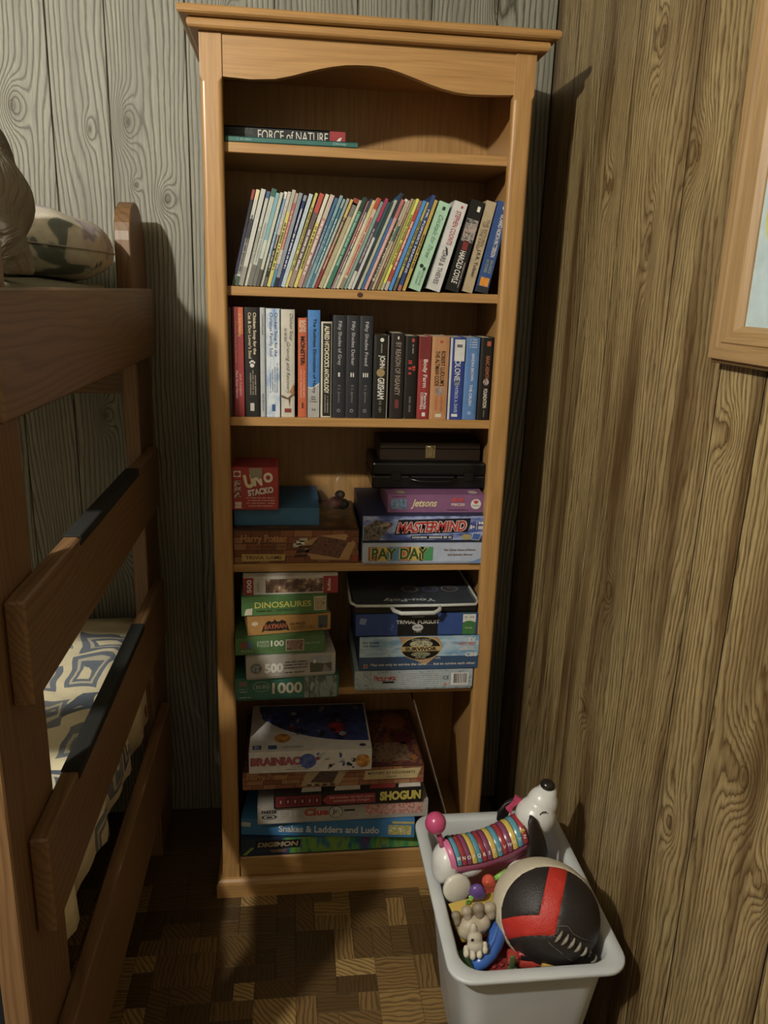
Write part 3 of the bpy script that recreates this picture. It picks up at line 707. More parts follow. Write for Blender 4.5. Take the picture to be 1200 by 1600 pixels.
oval(r, 'publisher_mark', c_ + 0.002, 0.166, 0.0035, 0.004, paint('cfd6da'), FS)

# third shelf, upright
G3 = 'upright paperbacks on the third shelf'
Z3 = SHZ[2]
def up(label, xa, xb, h, hexc, y=0.028, d=0.13):
    r = thing('paperback', label, 'book', (xa + 0.0004, y, Z3 + 0.0004), (0, 0, 0), G3)
    t = xb - xa - 0.0008
    book_parts(r, t, h, d, paint(hexc, 0.4), 0.0, 0.0009, PAGES, 0.0008)
    return r, t
FU = ('F', -0.0009)
r, t = up('dark grey worn paperback half hidden behind the left stile', 0.0235, 0.0445, 0.217, '4b4442')
text(r, 'Chicken Soup for the', t * 0.68, 0.155, 0.095, 0.008, paint('8a8178'), FU, 2, 'V'); rect(r, 'colour_band', 0.0108, t - 0.0016, 0.0, 0.10, paint('5e5a56'), FU)
dashes(r, t * 0.75, 0.02, 0.09, 0.003, paint('8d877e'), FU, 2, 'V', 5)
r, t = up('maroon paperback with an orange strip, beside the black paw-print spine', 0.0455, 0.0692, 0.218, '83292c')
rect(r, 'red_strip', t * 0.5, t * 0.96, 0.0, 0.2175, paint('a3312f'), FU); rect(r, 'orange_corner', t * 0.55, t * 0.95, 0.165, 0.217, paint('d0622e'), FU, 2)
text(r, "A 2nd Helping", t * 0.66, 0.183, 0.045, 0.007, paint('d8b45a'), FU, 3, 'V'); text(r, 'Chicken Soup for the Soul', t * 0.32, 0.150, 0.080, 0.006, paint('b06a50'), FU, 3, 'V')
text(r, 'Jack Canfield', t * 0.66, 0.065, 0.044, 0.005, paint('d6a8a0'), FU, 3, 'V'); text(r, 'Mark Victor Hansen', t * 0.36, 0.065, 0.056, 0.005, paint('d6a8a0'), FU, 3, 'V')
r, t = up('black paperback with cream lettering and a white paw print', 0.0700, 0.0992, 0.218, '2a2826')
text(r, 'Chicken Soup for the', t * 0.68, 0.167, 0.082, 0.008, paint('e2d6b0'), FU, 2, 'V', 0.02); text(r, "Cat & Dog Lover's Soul", t * 0.34, 0.163, 0.090, 0.008, paint('d9c79c'), FU, 2, 'V', 0.02)
for a, b, ra, rb in ((0.5, 0.104, 0.0042, 0.004), (0.36, 0.110, 0.0016, 0.0022), (0.46, 0.1125, 0.0016, 0.0022), (0.56, 0.1125, 0.0016, 0.0022), (0.66, 0.110, 0.0016, 0.0022)): oval(r, 'paw_print', t * a, b, ra, rb, WHITE, FU, 2, 14)
for q, (a, l) in enumerate(((0.72, 0.040), (0.55, 0.050), (0.38, 0.044))): dashes(r, t * a, 0.045, 0.045 + l, 0.003, paint('9b9184'), FU, 2, 'V', q)
rect(r, 'publisher_mark', t * 0.34, t * 0.62, 0.012, 0.028, paint('c4bfb4'), FU, 2)
r, t = up('slim silver-white book between black and pale blue spines', 0.1005, 0.1115, 0.218, 'b9bdbf')
text(r, "CONSUMER'S GUIDE", t * 0.5, 0.185, 0.040, 0.003, paint('55585c'), FU, 2, 'V'); text(r, '2003 EDITION', t * 0.5, 0.03, 0.036, 0.003, paint('3a3c40'), FU, 2, 'V')
r, t = up('pale blue cloudy paperback with purple lettering', 0.1122, 0.1412, 0.217, 'b8c4d0')
rect(r, 'sky_print', 0.001, t - 0.001, 0.0, 0.2165, art('sky_art', ['5f86b8', '9fb2c8', 'c9ced0', 'a8bbd0'], 40, 0.4, (1, 1, 0.5)), FU)
text(r, 'Chicken Soup for the', t * 0.68, 0.166, 0.086, 0.008, paint('3b3f66'), FU, 2, 'V', 0.015); text(r, 'Christian Family Soul', t * 0.34, 0.166, 0.086, 0.008, paint('39508c'), FU, 2, 'V', 0.015)
for q in range(4): dashes(r, t * (0.78 - 0.16 * q), 0.05, 0.11 - 0.006 * q, 0.0026, paint('6a7f9c'), FU, 2, 'V', q + 20)
rect(r, 'publisher_mark', t * 0.4, t * 0.65, 0.012, 0.026, paint('2f5a96'), FU, 2)
r, t = up('cream paperback with grey script and a branch at its foot', 0.1422, 0.1702, 0.216, 'cdc8b8')
text(r, 'Chicken Soup', t * 0.72, 0.182, 0.052, 0.008, paint('5a5852'), FU, 2, 'V', 0, 0.25); text(r, 'for the Soul', t * 0.36, 0.166, 0.026, 0.006, paint('5a5852'), FU, 2, 'V', 0, 0.25)
text(r, 'Grieving and Recovery', t * 0.5, 0.100, 0.104, 0.009, paint('55534e'), FU, 2, 'V', 0, 0.3)
shape(r, 'branch_print', [(0.0006, 0.046), (t * 0.5, 0.040), (t - 0.0006, 0.052), (t - 0.0006, 0.047), (t * 0.7, 0.040), (t * 0.62, 0.022), (t * 0.55, 0.036), (0.0006, 0.041)], paint('6b4f2e'), FU, 2)
shape(r, 'leaf_print', [(t * 0.6, 0.052), (t * 0.97, 0.07), (t * 0.9, 0.044)], paint('a8743a'), FU, 3)
rect(r, 'red_square', t * 0.25, t * 0.75, 0.010, 0.018, paint('8c2c26'), FU, 2)
r, t = up('orange short paperback with black capitals beside the bright blue one', 0.1765, 0.1955, 0.200, 'd0612e', 0.032, 0.125)
text(r, 'MONSTER:', t * 0.5, 0.135, 0.058, 0.0085, BLACK, FU, 2, 'V', 0.03)
for q in range(4): dashes(r, t * (0.22 + 0.18 * q), 0.172, 0.196, 0.003, paint('e8c8a8'), FU, 2, 'V', q + 40)
text(r, 'The Autobiography', t * 0.68, 0.068, 0.056, 0.0035, paint('f0d8c0'), FU, 2, 'V'); text(r, 'of an L.A. Gang Member', t * 0.34, 0.068, 0.058, 0.0035, paint('f0d8c0'), FU, 2, 'V')
rect(r, 'publisher_mark', t * 0.42, t * 0.62, 0.018, 0.03, paint('6a2f18'), FU, 2)
r, t = up('bright blue hardback with a torn grey lower jacket', 0.1962, 0.2215, 0.216, '3f86cf', 0.030, 0.14)
shape(r, 'torn_grey_jacket', [(0.0004, 0.0), (t - 0.0004, 0.0), (t - 0.0004, 0.070), (t * 0.6, 0.063), (t * 0.3, 0.060), (0.0004, 0.062)], paint('aeaca6'), FU)
shape(r, 'white_tear_edge', [(0.0004, 0.0615), (t * 0.3, 0.0595), (t * 0.6, 0.0625), (t - 0.0004, 0.0695), (t - 0.0004, 0.0715), (t * 0.6, 0.0645), (t * 0.3, 0.0615), (0.0004, 0.0632)], WHITE, FU, 2)
text(r, 'The Ruthless Elimination of Hurry', t * 0.52, 0.125, 0.150, 0.0085, paint('1b2a44'), FU, 3, 'V', 0.01)
text(r, 'John\nMark\nComer', t * 0.5, 0.038, 0.014, 0.013, paint('26282c'), FU, 3, 'H'); text(r, 'H', t * 0.5, 0.016, 0.006, 0.006, BLACK, FU, 3, 'H')
r, t = up('cream and black anthology with tall white capitals', 0.2230, 0.2458, 0.194, 'c9c2aa', 0.032, 0.12)
rect(r, 'black_panel', t * 0.18, t * 0.9, 0.003, 0.191, paint('24221f'), FU)
text(r, "ALFRED HITCHCOCK'S ANTHOLOGY", t * 0.54, 0.118, 0.136, 0.010, paint('e8e0bc'), FU, 2, 'V', 0.03)
dashes(r, t * 0.42, 0.01, 0.048, 0.003, paint('8f8a78'), FU, 2, 'V', 60); dashes(r, t * 0.66, 0.01, 0.048, 0.003, paint('8f8a78'), FU, 2, 'V', 61)
for k, (xa, xb, ttl, num) in enumerate(((0.2472, 0.2742, 'Fifty Shades of Grey', 'I'), (0.2745, 0.3012, 'Fifty Shades Darker', 'II'), (0.3015, 0.3290, 'Fifty Shades Freed', 'III'))):
    r, t = up('charcoal paperback with a white Roman numeral %s on its spine' % ('one', 'two', 'three')[k], xa, xb, 0.207, '2c2e34', 0.030, 0.135)
    text(r, ttl, t * 0.5, 0.152, 0.088, 0.009, paint('b9b9b6'), FU, 2, 'V', 0.01)
    text(r, num, t * 0.5, 0.089, 0.0035 * (1 + k), 0.0085, WHITE, FU, 2, 'H', 0.02)
    text(r, 'E L James', t * 0.5, 0.050, 0.036, 0.006, paint('8c8c8a'), FU, 2, 'V')
    oval(r, 'publisher_mark', t * 0.5, 0.015, 0.0036, 0.0036, paint('8a8b8c'), FU, 2, 16); oval(r, 'publisher_mark_centre', t * 0.5, 0.015, 0.002, 0.002, paint('2c2e34'), FU, 3, 12)
r, t = up('black worn novel with white capitals and a gold disc', 0.3312, 0.3635, 0.171, '211f1b', 0.030, 0.105)
text(r, 'JOHN', t * 0.52, 0.117, 0.026, 0.014, WHITE, FU, 2, 'V', 0.02); text(r, 'GRISHAM', t * 0.52, 0.062, 0.044, 0.014, WHITE, FU, 2, 'V', 0.02)
oval(r, 'gold_disc', t * 0.48, 0.0945, 0.0085, 0.0085, paint('a8905c', 0.3), FU, 2)
dashes(r, t * 0.5, 0.135, 0.155, 0.003, paint('9a9488'), FU, 2, 'V', 70); dashes(r, t * 0.5, 0.012, 0.038, 0.006, paint('6a655a'), FU, 2, 'V', 71); oval(r, 'publisher_mark', t * 0.52, 0.161, 0.004, 0.004, WHITE, FU)
rect(r, 'worn_edge', t * 0.9, t * 0.97, 0.0, 0.170, paint('8d8270'), FU)
r, t = up('dark brown novel with long bronze capitals and small red panel', 0.3665, 0.3950, 0.175, '2b2522', 0.028, 0.105)
text(r, 'BY REASON OF INSANITY', t * 0.54, 0.103, 0.108, 0.011, paint('a08f80'), FU, 2, 'V', 0.015)
rect(r, 'red_panel', t * 0.4, t * 0.68, 0.022, 0.040, paint('7a2c2e'), FU); text(r, 'I', t * 0.52, 0.166, 0.003, 0.006, WHITE, FU, 2, 'H')
r, t = up('black slim novel with a crooked red title', 0.3965, 0.4235, 0.170, '221e1b', 0.032, 0.105)
dashes(r, t * 0.72, 0.100, 0.114, 0.007, paint('c8352e'), FU, 2, 'V', 82, 'red_title'); dashes(r, t * 0.42, 0.092, 0.121, 0.008, paint('c8352e'), FU, 2, 'V', 83, 'red_title')
rect(r, 'publisher_mark', t * 0.5, t * 0.7, 0.158, 0.165, paint('c0402e'), FU); dashes(r, t * 0.6, 0.135, 0.155, 0.003, paint('9a948c'), FU, 2, 'V', 80); dashes(r, t * 0.5, 0.014, 0.046, 0.005, paint('6f6a62'), FU, 2, 'V', 81)
r, t = up('red novel with white gothic title beside the tan spine', 0.4248, 0.4505, 0.170, '9d2b28', 0.026, 0.105)
text(r, 'Body Farm', t * 0.52, 0.095, 0.058, 0.011, WHITE, FU, 2, 'V', 0.015); text(r, 'Patricia', t * 0.66, 0.038, 0.034, 0.006, WHITE, FU, 2, 'V', 0.015); text(r, 'CORNWELL', t * 0.36, 0.038, 0.036, 0.006, WHITE, FU, 2, 'V', 0.015)
rect(r, 'dark_red_head', 0.001, t - 0.001, 0.125, 0.1695, paint('7d2422'), FU); rect(r, 'publisher_mark', t * 0.42, t * 0.7, 0.006, 0.014, WHITE, FU)
r, t = up('thick tan novel with black two-line capitals', 0.4510, 0.4880, 0.171, 'c38a52', 0.024, 0.105)
text(r, "ROBERT LUDLUM'S", t * 0.66, 0.106, 0.072, 0.009, BLACK, FU, 2, 'V', 0.01); text(r, 'THE ALTMAN CODE', t * 0.34, 0.106, 0.072, 0.009, BLACK, FU, 2, 'V', 0.01)
oval(r, 'round_emblem', t * 0.52, 0.060, 0.009, 0.009, art('emblem_art', ['8a4a34', '7f7f82', 'b08a5c'], 200), FU, 2)
for q in range(2): dashes(r, t * (0.36 + 0.3 * q), 0.018, 0.05, 0.006, paint('c86838'), FU, 2, 'V', 90 + q)
rect(r, 'publisher_mark', t * 0.34, t * 0.7, 0.005, 0.012, CREAM, FU); rect(r, 'red_square', t * 0.44, t * 0.62, 0.158, 0.163, paint('c0402e'), FU)
r, t = up('royal blue novel with a white price sticker over its title', 0.4890, 0.5215, 0.170, '2d479c', 0.026, 0.105)
rect(r, 'white_worn_edge', 0.0008, t * 0.16, 0.0, 0.169, paint('d4d2ca'), FU)
text(r, 'COLONEL', t * 0.56, 0.104, 0.058, 0.012, WHITE, FU, 2, 'V', 0.01); text(r, 'PATRICK A. DAVIS', t * 0.56, 0.043, 0.056, 0.007, paint('b9c4dc'), FU, 2, 'V', 0.015)
st = rect(r, 'price_sticker', t * 0.30, t * 0.97, 0.122, 0.166, paint('d5d6d2'), FU, 3); rect(r, 'barcode_print', t * 0.44, t * 0.8, 0.150, 0.156, paint('6c6c6c'), FU, 4)
rect(r, 'publisher_mark', t * 0.3, t * 0.7, 0.006, 0.012, WHITE, FU); oval(r, 'soldier_print', t * 0.56, 0.076, 0.006, 0.006, paint('7f8aa0'), FU, 2)
r, t = up('sky blue novel with spaced white author name', 0.5225, 0.5525, 0.170, '5585c2', 0.028, 0.105)
text(r, 'SANDRA BROWN', t * 0.56, 0.110, 0.056, 0.006, paint('dfe6ee'), FU, 2, 'V', 0.015); text(r, 'THE CRUSH', t * 0.52, 0.052, 0.044, 0.006, paint('dfe6ee'), FU, 2, 'V', 0.015)
for q in range(4): dashes(r, 0.166 - 0.005 * q, t * 0.25, t * 0.8, 0.0025, paint('c8d6e6'), FU, 2, 'H', 95 + q)
oval(r, 'publisher_mark', t * 0.5, 0.014, 0.004, 0.004, paint('8fb0d8'), FU)
r, t = up('black novel with orange author name at the right end of the third shelf', 0.5535, 0.5825, 0.171, '1f1b19', 0.024, 0.105)
text(r, 'ISAAC ASIMOV', t * 0.56, 0.110, 0.048, 0.008, paint('b8653a'), FU, 2, 'V', 0.02); text(r, 'FOUNDATION', t * 0.52, 0.046, 0.040, 0.008, paint('ded8c8'), FU, 2, 'V', 0.02)
oval(r, 'round_print', t * 0.52, 0.080, 0.006, 0.007, art('asimov_art', ['3a3234', '8a7a78', 'c0b4ac'], 200), FU, 2); rect(r, 'publisher_mark', t * 0.44, t * 0.72, 0.154, 0.164, paint('b8552e'), FU)
dashes(r, t * 0.5, 0.006, 0.022, 0.003, paint('7a746c'), FU, 2, 'V', 99)
r, t = up('dark worn sliver of a book behind the right stile, third shelf', 0.5830, 0.5972, 0.169, '2a2623', 0.035, 0.105)
dashes(r, t * 0.2, 0.02, 0.14, 0.002, paint('b8b0a0'), FU, 2, 'V', 101)

# two books lying flat on the top shelf
r = thing('hardback_book', 'thin teal picture book lying flat on the top shelf', 'book', (0.165, 0.021, SHZ[0] + 0.0005))
bm = bmesh.new(); box(bm, -0.124, 0.124, 0, 0.20, 0, 0.0012); box(bm, -0.124, 0.124, 0, 0.20, 0.0088, 0.010); box(bm, -0.124, 0.124, 0, 0.0018, 0.0002, 0.0098); obj('cover', bm, paint('2f7268', 0.4), r)
nbox('page_block', -0.121, 0.121, 0.003, 0.196, 0.0014, 0.0086, PAGES, r)
text(r, 'Disney', 0.090, 0.005, 0.026, 0.006, paint('a8cfc4'), ('F', 0.0), 2, 'H', 0, 0.2); dashes(r, 0.005, -0.105, -0.075, 0.003, paint('7fae9c'), ('F', 0.0), 2, 'H', 7)
r = thing('hardback_book', 'dark hardback with tall white title lying on the teal book', 'book', (0.152, 0.075, SHZ[0] + 0.0109))
bm = bmesh.new(); box(bm, -0.117, 0.117, 0, 0.155, 0, 0.0025); box(bm, -0.117, 0.117, 0, 0.155, 0.0245, 0.027); box(bm, -0.117, 0.117, 0, 0.003, 0.0002, 0.0268); obj('cover', bm, paint('1f2426', 0.4), r)
nbox('page_block', -0.114, 0.112, 0.0035, 0.150, 0.0027, 0.0243, PAGES, r)
text(r, 'FORCE of NATURE', 0.015, 0.013, 0.135, 0.018, paint('d8d2c4'), ('F', 0.0), 2); text(r, 'SUZANNE', -0.085, 0.018, 0.046, 0.010, paint('4c5450'), ('F', 0.0), 2)
rect(r, 'red_panel', 0.086, 0.1165, 0.001, 0.026, paint('a8262c'), ('F', 0.0)); shape(r, 'white_mark', [(0.097, 0.006), (0.106, 0.008), (0.110, 0.016), (0.104, 0.014)], WHITE, ('F', 0.0), 2)

# ------------------------------------------------------------------ boxed games and puzzles
def gbox(name, label, x0, x1, y, z, h, d, hexc, yaw=0.0, cat='game box', tray=None, group=None, lid_frac=0.9, bev=0.0012, top=None):
    """lidded card box: lid over a slightly smaller tray; root at the middle of the front foot. Front face at local y=0"""
    w_ = x1 - x0
    r = thing(name, label, cat, ((x0 + x1) / 2, y, z + 0.0005), (0, 0, math.radians(yaw)), group)
    zl = h * (1 - lid_frac)
    nbox('tray', -w_ / 2 + 0.0016, w_ / 2 - 0.0016, 0.0016, d - 0.0016, 0.0, h - 0.003, paint(tray or hexc, 0.6), r, 0.0006)
    bm = bmesh.new(); t_ = 0.0014
    box(bm, -w_ / 2, w_ / 2, 0, d, h - 0.0016, h); box(bm, -w_ / 2, w_ / 2, 0, t_, zl, h - 0.0015); box(bm, -w_ / 2, w_ / 2, d - t_, d, zl, h - 0.0015)
    box(bm, -w_ / 2, -w_ / 2 + t_, t_, d - t_, zl, h - 0.0015); box(bm, w_ / 2 - t_, w_ / 2, t_, d - t_, zl, h - 0.0015)
    obj('lid', bm, paint(hexc, 0.5), r)
    return r, w_, ('F', 0.0), ('T', h)
def bricks(r, w_, h, face, cols, rows, seed, name='brick_print'):
    """printed brick pattern: every brick a flat patch"""
    rg_ = random.Random(seed); bh = h / rows
    for j in range(rows):
        x = -w_ / 2 - rg_.uniform(0, 0.02)
        while x < w_ / 2:
            l = rg_.uniform(0.022, 0.045); a, b = max(x + 0.0006, -w_ / 2 + 0.0004), min(x + l - 0.0006, w_ / 2 - 0.0004)
            if b - a > 0.002: rect(r, name, a, b, j * bh + 0.0006, (j + 1) * bh - 0.0006, paint(rg_.choice(cols), 0.5), face, 1)
            x += l

Z4 = SHZ[3]
# --- fourth shelf, left
r, w_, f, tp = gbox('board_game_box', 'brown brick-printed trivia game box on the fourth shelf', 0.0405, 0.3095, 0.026, Z4, 0.078, 0.235, '3f2414', lid_frac=0.95)
bricks(r, w_, 0.074, ('F', 0.0), ['8a4f2c', '94592f', '7a4526', 'a06a3c'], 5, 4)
H = lambda px: -w_ / 2 + (px - 365) / 196 * w_       # along the box, read off the photograph's front
text(r, 'Harry Potter', H(412), 0.054, 0.098, 0.021, paint('c08a48'), f, 3, 'H', 0.02); text(r, "AND THE SORCERER'S STONE", H(414), 0.037, 0.085, 0.006, paint('5a3018'), f, 3, 'H', 0.01)
shape(r, 'banner', [(H(377), 0.004), (H(444), 0.006), (H(445), 0.020), (H(377), 0.021)], paint('c9a852'), f, 2); text(r, 'TRIVIA GAME', H(411), 0.0128, 0.078, 0.008, paint('3a2a12'), f, 3, 'H', 0.01)
shape(r, 'tan_cloud', [(H(486), 0.008), (H(545), 0.006), (H(556), 0.045), (H(540), 0.066), (H(500), 0.062), (H(470), 0.045)], paint('b98f55'), f, 2)
shape(r, 'board_print', [(H(476), 0.024), (H(530), 0.010), (H(545), 0.050), (H(498), 0.062)], art('hp_board_art', ['3a2420', '5a3a2c', '6b4a3a', '2e2230'], 90), f, 3)
for k in range(3): rect(r, 'card_print', H(457 + 5 * k), H(470 + 5 * k), 0.020 + 0.006 * k + 0.016, 0.027 + 0.006 * k + 0.018, paint(['c9c4b0', 'ded9c6', 'b8b39e'][k]), f, 3)
for k in range(3): shape(r, 'counter_print', [(H(458 + 3 * k), 0.012 + 0.010 * k), (H(478 + 3 * k), 0.014 + 0.010 * k), (H(480 + 3 * k), 0.021 + 0.010 * k), (H(460 + 3 * k), 0.019 + 0.010 * k)], paint(['4a2a26', '3a2c30', '56382c'][k]), f, 3)
oval(r, 'cup_print', H(546), 0.054, 0.007, 0.007, paint('7a4526'), f, 4); oval(r, 'red_seal', H(555), 0.010, 0.005, 0.005, paint('b3342c'), f, 3)
rect(r, 'lid_art', -w_ / 2 + 0.004, w_ / 2 - 0.004, 0.004, 0.23, art('hp_top_art', ['33231a', '5a3c22', '8a6a3c'], 25), tp)
r, w_, f, tp = gbox('board_game_box', 'plain blue card box between the red box and the trivia game', 0.041, 0.2235, 0.046, Z4 + 0.0790, 0.0395, 0.20, '2f6f9c', tray='285f86', lid_frac=0.98)
r = thing('stacking_game_box', 'red cube-shaped stacking game box on the blue box', 'game box', (0.0865, 0.0285, Z4 + 0.1195), (0, 0, 0))
nbox('carton', -0.0495, 0.0495, 0.0, 0.10, 0.0, 0.092, paint('b0302c', 0.45), r, 0.0015)
bm = bmesh.new(); box(bm, -0.0485, 0.0485, 0.001, 0.099, 0.0922, 0.0932); obj('top_flap', bm, paint('a42c2a', 0.45), r)
f = ('F', 0.0)
text(r, 'U', -0.012, 0.063, 0.020, 0.030, paint('e8d9a8'), f, 3, 'H', 0.06, 0, 0.2); text(r, 'N', 0.006, 0.066, 0.018, 0.026, paint('e8dcc0'), f, 3, 'H', 0.06, 0, 0.1); text(r, 'O', 0.028, 0.071, 0.020, 0.022, paint('e8dcc0'), f, 3, 'H', 0.06, 0, 0.0)
shape(r, 'torn_tape', [(-0.012, 0.0915), (0.016, 0.0915), (0.015, 0.068), (0.004, 0.072), (-0.008, 0.068)], paint('9a8f76'), f, 4)
text(r, 'STACKO', 0.012, 0.041, 0.054, 0.014, WHITE, f, 3, 'H', 0.05, 0, 0.16)
for k in range(4): dashes(r, 0.027 - 0.006 * k, -0.018 + 0.004 * (k % 2), 0.042, 0.0026, paint('e0b8a8'), f, 3, 'H', 300 + k)
rect(r, 'badge', -0.044, -0.029, 0.072, 0.085, WHITE, f, 2); oval(r, 'badge_oval', -0.0365, 0.0785, 0.0062, 0.0045, paint('b0302c'), f, 3)
rect(r, 'dark_picture', -0.043, -0.029, 0.026, 0.064, art('stack_art', ['3a2024', '7a2c30', 'c8b8a8', '5a3a3a'], 160), f, 2); rect(r, 'age_mark', -0.042, -0.028, 0.004, 0.018, art('age_art', ['d8d0c0', 'c8b8a8', '6a3030'], 300), f, 2)
# --- clear bag of oddments behind the blue box
r = thing('plastic_bag', 'crumpled clear plastic bag of toys beside the blue box', 'plastic bag', (0.268, 0.135, Z4 + 0.0795))
bm = bmesh.new(); ellipsoid(bm, (0, 0, 0.045), (0.036, 0.06, 0.05), 24, 16)
for v in bm.verts:
    k = 1 + 0.14 * math.sin(60 * v.co.x + 90 * v.co.z) + 0.10 * math.sin(130 * v.co.z + 70 * v.co.y); v.co.x *= k; v.co.y *= k; v.co.z = max(0.0006, v.co.z * (1 + 0.1 * math.sin(110 * v.co.x)))
obj('bag_film', bm, clear_plastic('bag_film', '8a8c88', 0.10, 0.12), r)
for k, (a, b, c2, rr, hx) in enumerate(((-0.006, -0.01, 0.03, 0.018, '7d3a38'), (0.012, 0.01, 0.022, 0.016, '4a4440'), (0.004, -0.02, 0.052, 0.012, '57494c'))):
    bm = bmesh.new(); ellipsoid(bm, (a, b, c2), (rr, rr, rr * 0.8), 14, 10); obj('toy_piece', bm, plastic(hx), r, True)
# --- fourth shelf, right
r, w_, f, tp = gbox('board_game_box', 'pale blue money board game box with green and yellow capitals', 0.3165, 0.5925, 0.012, Z4, 0.0485, 0.25, 'b3c0d8', tray='9caac6')
H = lambda px: -w_ / 2 + (px - 565) / 195 * w_
for a, b, c2 in ((574, 588, 'a8603a'), (586, 604, 'd8b23c'), (603, 624, '4f8fb8'), (622, 640, 'c86a34'), (638, 660, 'd8bc44'), (654, 675, '3f9a5c')): rect(r, 'colour_patch', H(a), H(b), 0.008, 0.040, paint(c2), f, 2)
text(r, 'PAY DAY', H(623), 0.0245, 0.128, 0.028, paint('e0cc6a'), f, 3, 'H', 0.07); text(r, 'PAY DAY', H(623), 0.0245, 0.124, 0.026, paint('3c5a2a'), f, 4, 'H', 0.03)
text(r, 'The Classic Game of Making', H(717), 0.032, 0.072, 0.006, paint('7a5c34'), f, 3, 'H', 0.02); text(r, 'and Spending Money!', H(718), 0.021, 0.056, 0.006, paint('7a5c34'), f, 3, 'H', 0.02)
shape(r, 'blue_swoosh', [(H(730), 0.001), (H(757), 0.016), (H(757), 0.001)], paint('6f93c8'), f, 2)
r, w_, f, tp = gbox('board_game_box', 'navy code-breaking game box with big red slanted title', 0.3155, 0.5925, 0.012, Z4 + 0.0492, 0.0615, 0.25, '2c3458', tray='222844')
H = lambda px: -w_ / 2 + (px - 565) / 196 * w_
rect(r, 'glow_print', -w_ / 2 + 0.001, w_ / 2 - 0.001, 0.0065, 0.0605, art('mm_art', ['2a3260', '4a5a98', '9aa8cc', '30386a'], 14, 0.45, (1, 1, 3)), f, 1)
shape(r, 'title_plate', [(H(614), 0.018), (H(729), 0.024), (H(733), 0.056), (H(620), 0.052)], paint('1c1a28'), f, 2)
text(r, 'MASTERMIND', H(672), 0.0365, 0.156, 0.026, paint('e6dcd4'), f, 3, 'H', 0.09, 0.25, 0.03); text(r, 'MASTERMIND', H(672), 0.0365, 0.152, 0.024, paint('c22f2a'), f, 4, 'H', 0.03, 0.25, 0.03)
rect(r, 'strap_line', H(640), H(706), 0.0085, 0.0165, paint('20222c'), f, 2); dashes(r, 0.0125, H(642), H(704), 0.005, paint('d8d8d8'), f, 3, 'H', 310)
shape(r, 'game_tray_print', [(H(567), 0.008), (H(590), 0.006), (H(612), 0.044), (H(585), 0.052), (H(567), 0.036)], art('mm_tray', ['1c1c1c', '3a3a38', '6a6a60', '8a3a34'], 150), f, 2)
for k in range(4): shape(r, 'peg_print', [(H(586 + 6 * k), 0.036), (H(589 + 6 * k), 0.036), (H(606 + 2 * k), 0.046 - 0.004 * k), (H(604 + 2 * k), 0.048 - 0.004 * k)], paint(['b8a884', 'c9c0a0', 'a83a34', '8fa070'][k]), f, 3)
text(r, '8+', H(736), 0.036, 0.011, 0.009, WHITE, f, 3, 'H', 0.03); rect(r, 'rule', H(742), H(742.8), 0.030, 0.048, WHITE, f, 3)
for k in range(3): oval(r, 'player_mark', H(747 + 4 * k), 0.045, 0.0025, 0.003, WHITE, f, 3, 12)
rect(r, 'player_bar', H(745), H(757), 0.031, 0.038, paint('c8ccd8'), f, 3)
shape(r, 'gem_print', [(H(718), 0.014), (H(724), 0.020), (H(734), 0.018), (H(735), 0.010), (H(726), 0.006)], paint('b0a05a'), f, 3)
shape(r, 'maker_mark', [(H(736), 0.008), (H(747), 0.006), (H(750), 0.020), (H(738), 0.022)], paint('3c6ab8'), f, 3); shape(r, 'maker_mark_edge', [(H(735.5), 0.007), (H(747.5), 0.005), (H(750.6), 0.021), (H(737.5), 0.023)], WHITE, f, 2)
r, w_, f, tp = gbox('puzzle_box', 'mauve cartoon puzzle box on the navy game', 0.3715, 0.5860, 0.036, Z4 + 0.1114, 0.040, 0.15, '8e5a86', cat='puzzle box', lid_frac=1.0)
H = lambda px: -w_ / 2 + (px - 604) / 150 * w_
text(r, 'Jetsons', H(660), 0.019, 0.058, 0.022, paint('e8d8a0'), f, 3, 'H', 0.02, 0.35); rect(r, 'blue_picture', H(609), H(633), 0.008, 0.030, art('jet_art', ['4f78a8', '6a94bc', '30343c', 'c8c0a8'], 200), f, 2)
text(r, '64', H(712), 0.029, 0.028, 0.010, paint('d8443c'), f, 3, 'H', 0.05); text(r, 'PIECES', H(713), 0.018, 0.030, 0.006, paint('e0c8c0'), f, 3, 'H', 0.04)
oval(r, 'round_badge', H(741), 0.019, 0.0115, 0.0115, WHITE, f, 2); shape(r, 'maple_leaf', [(H(741) + a, 0.022 + b) for a, b in ((0, 0.007), (0.002, 0.004), (0.006, 0.005), (0.005, 0.001), (0.002, -0.002), (-0.002, -0.002), (-0.005, 0.001), (-0.006, 0.005), (-0.002, 0.004))], paint('c8302c'), f, 3)
text(r, 'CANADIAN', H(741), 0.0155, 0.016, 0.0035, paint('4a2020'), f, 3); dashes(r, 0.006, H(696), H(730), 0.002, paint('4a2848'), f, 3, 'H', 320); dashes(r, 0.036, H(609), H(632), 0.002, paint('4a2848'), f, 3, 'H', 321)
oval(r, 'lid_mark', H(625), 0.02, 0.010, 0.014, paint('a8a070'), tp, 2); oval(r, 'lid_mark', H(738), 0.02, 0.010, 0.014, paint('c8c0b8'), tp, 2)
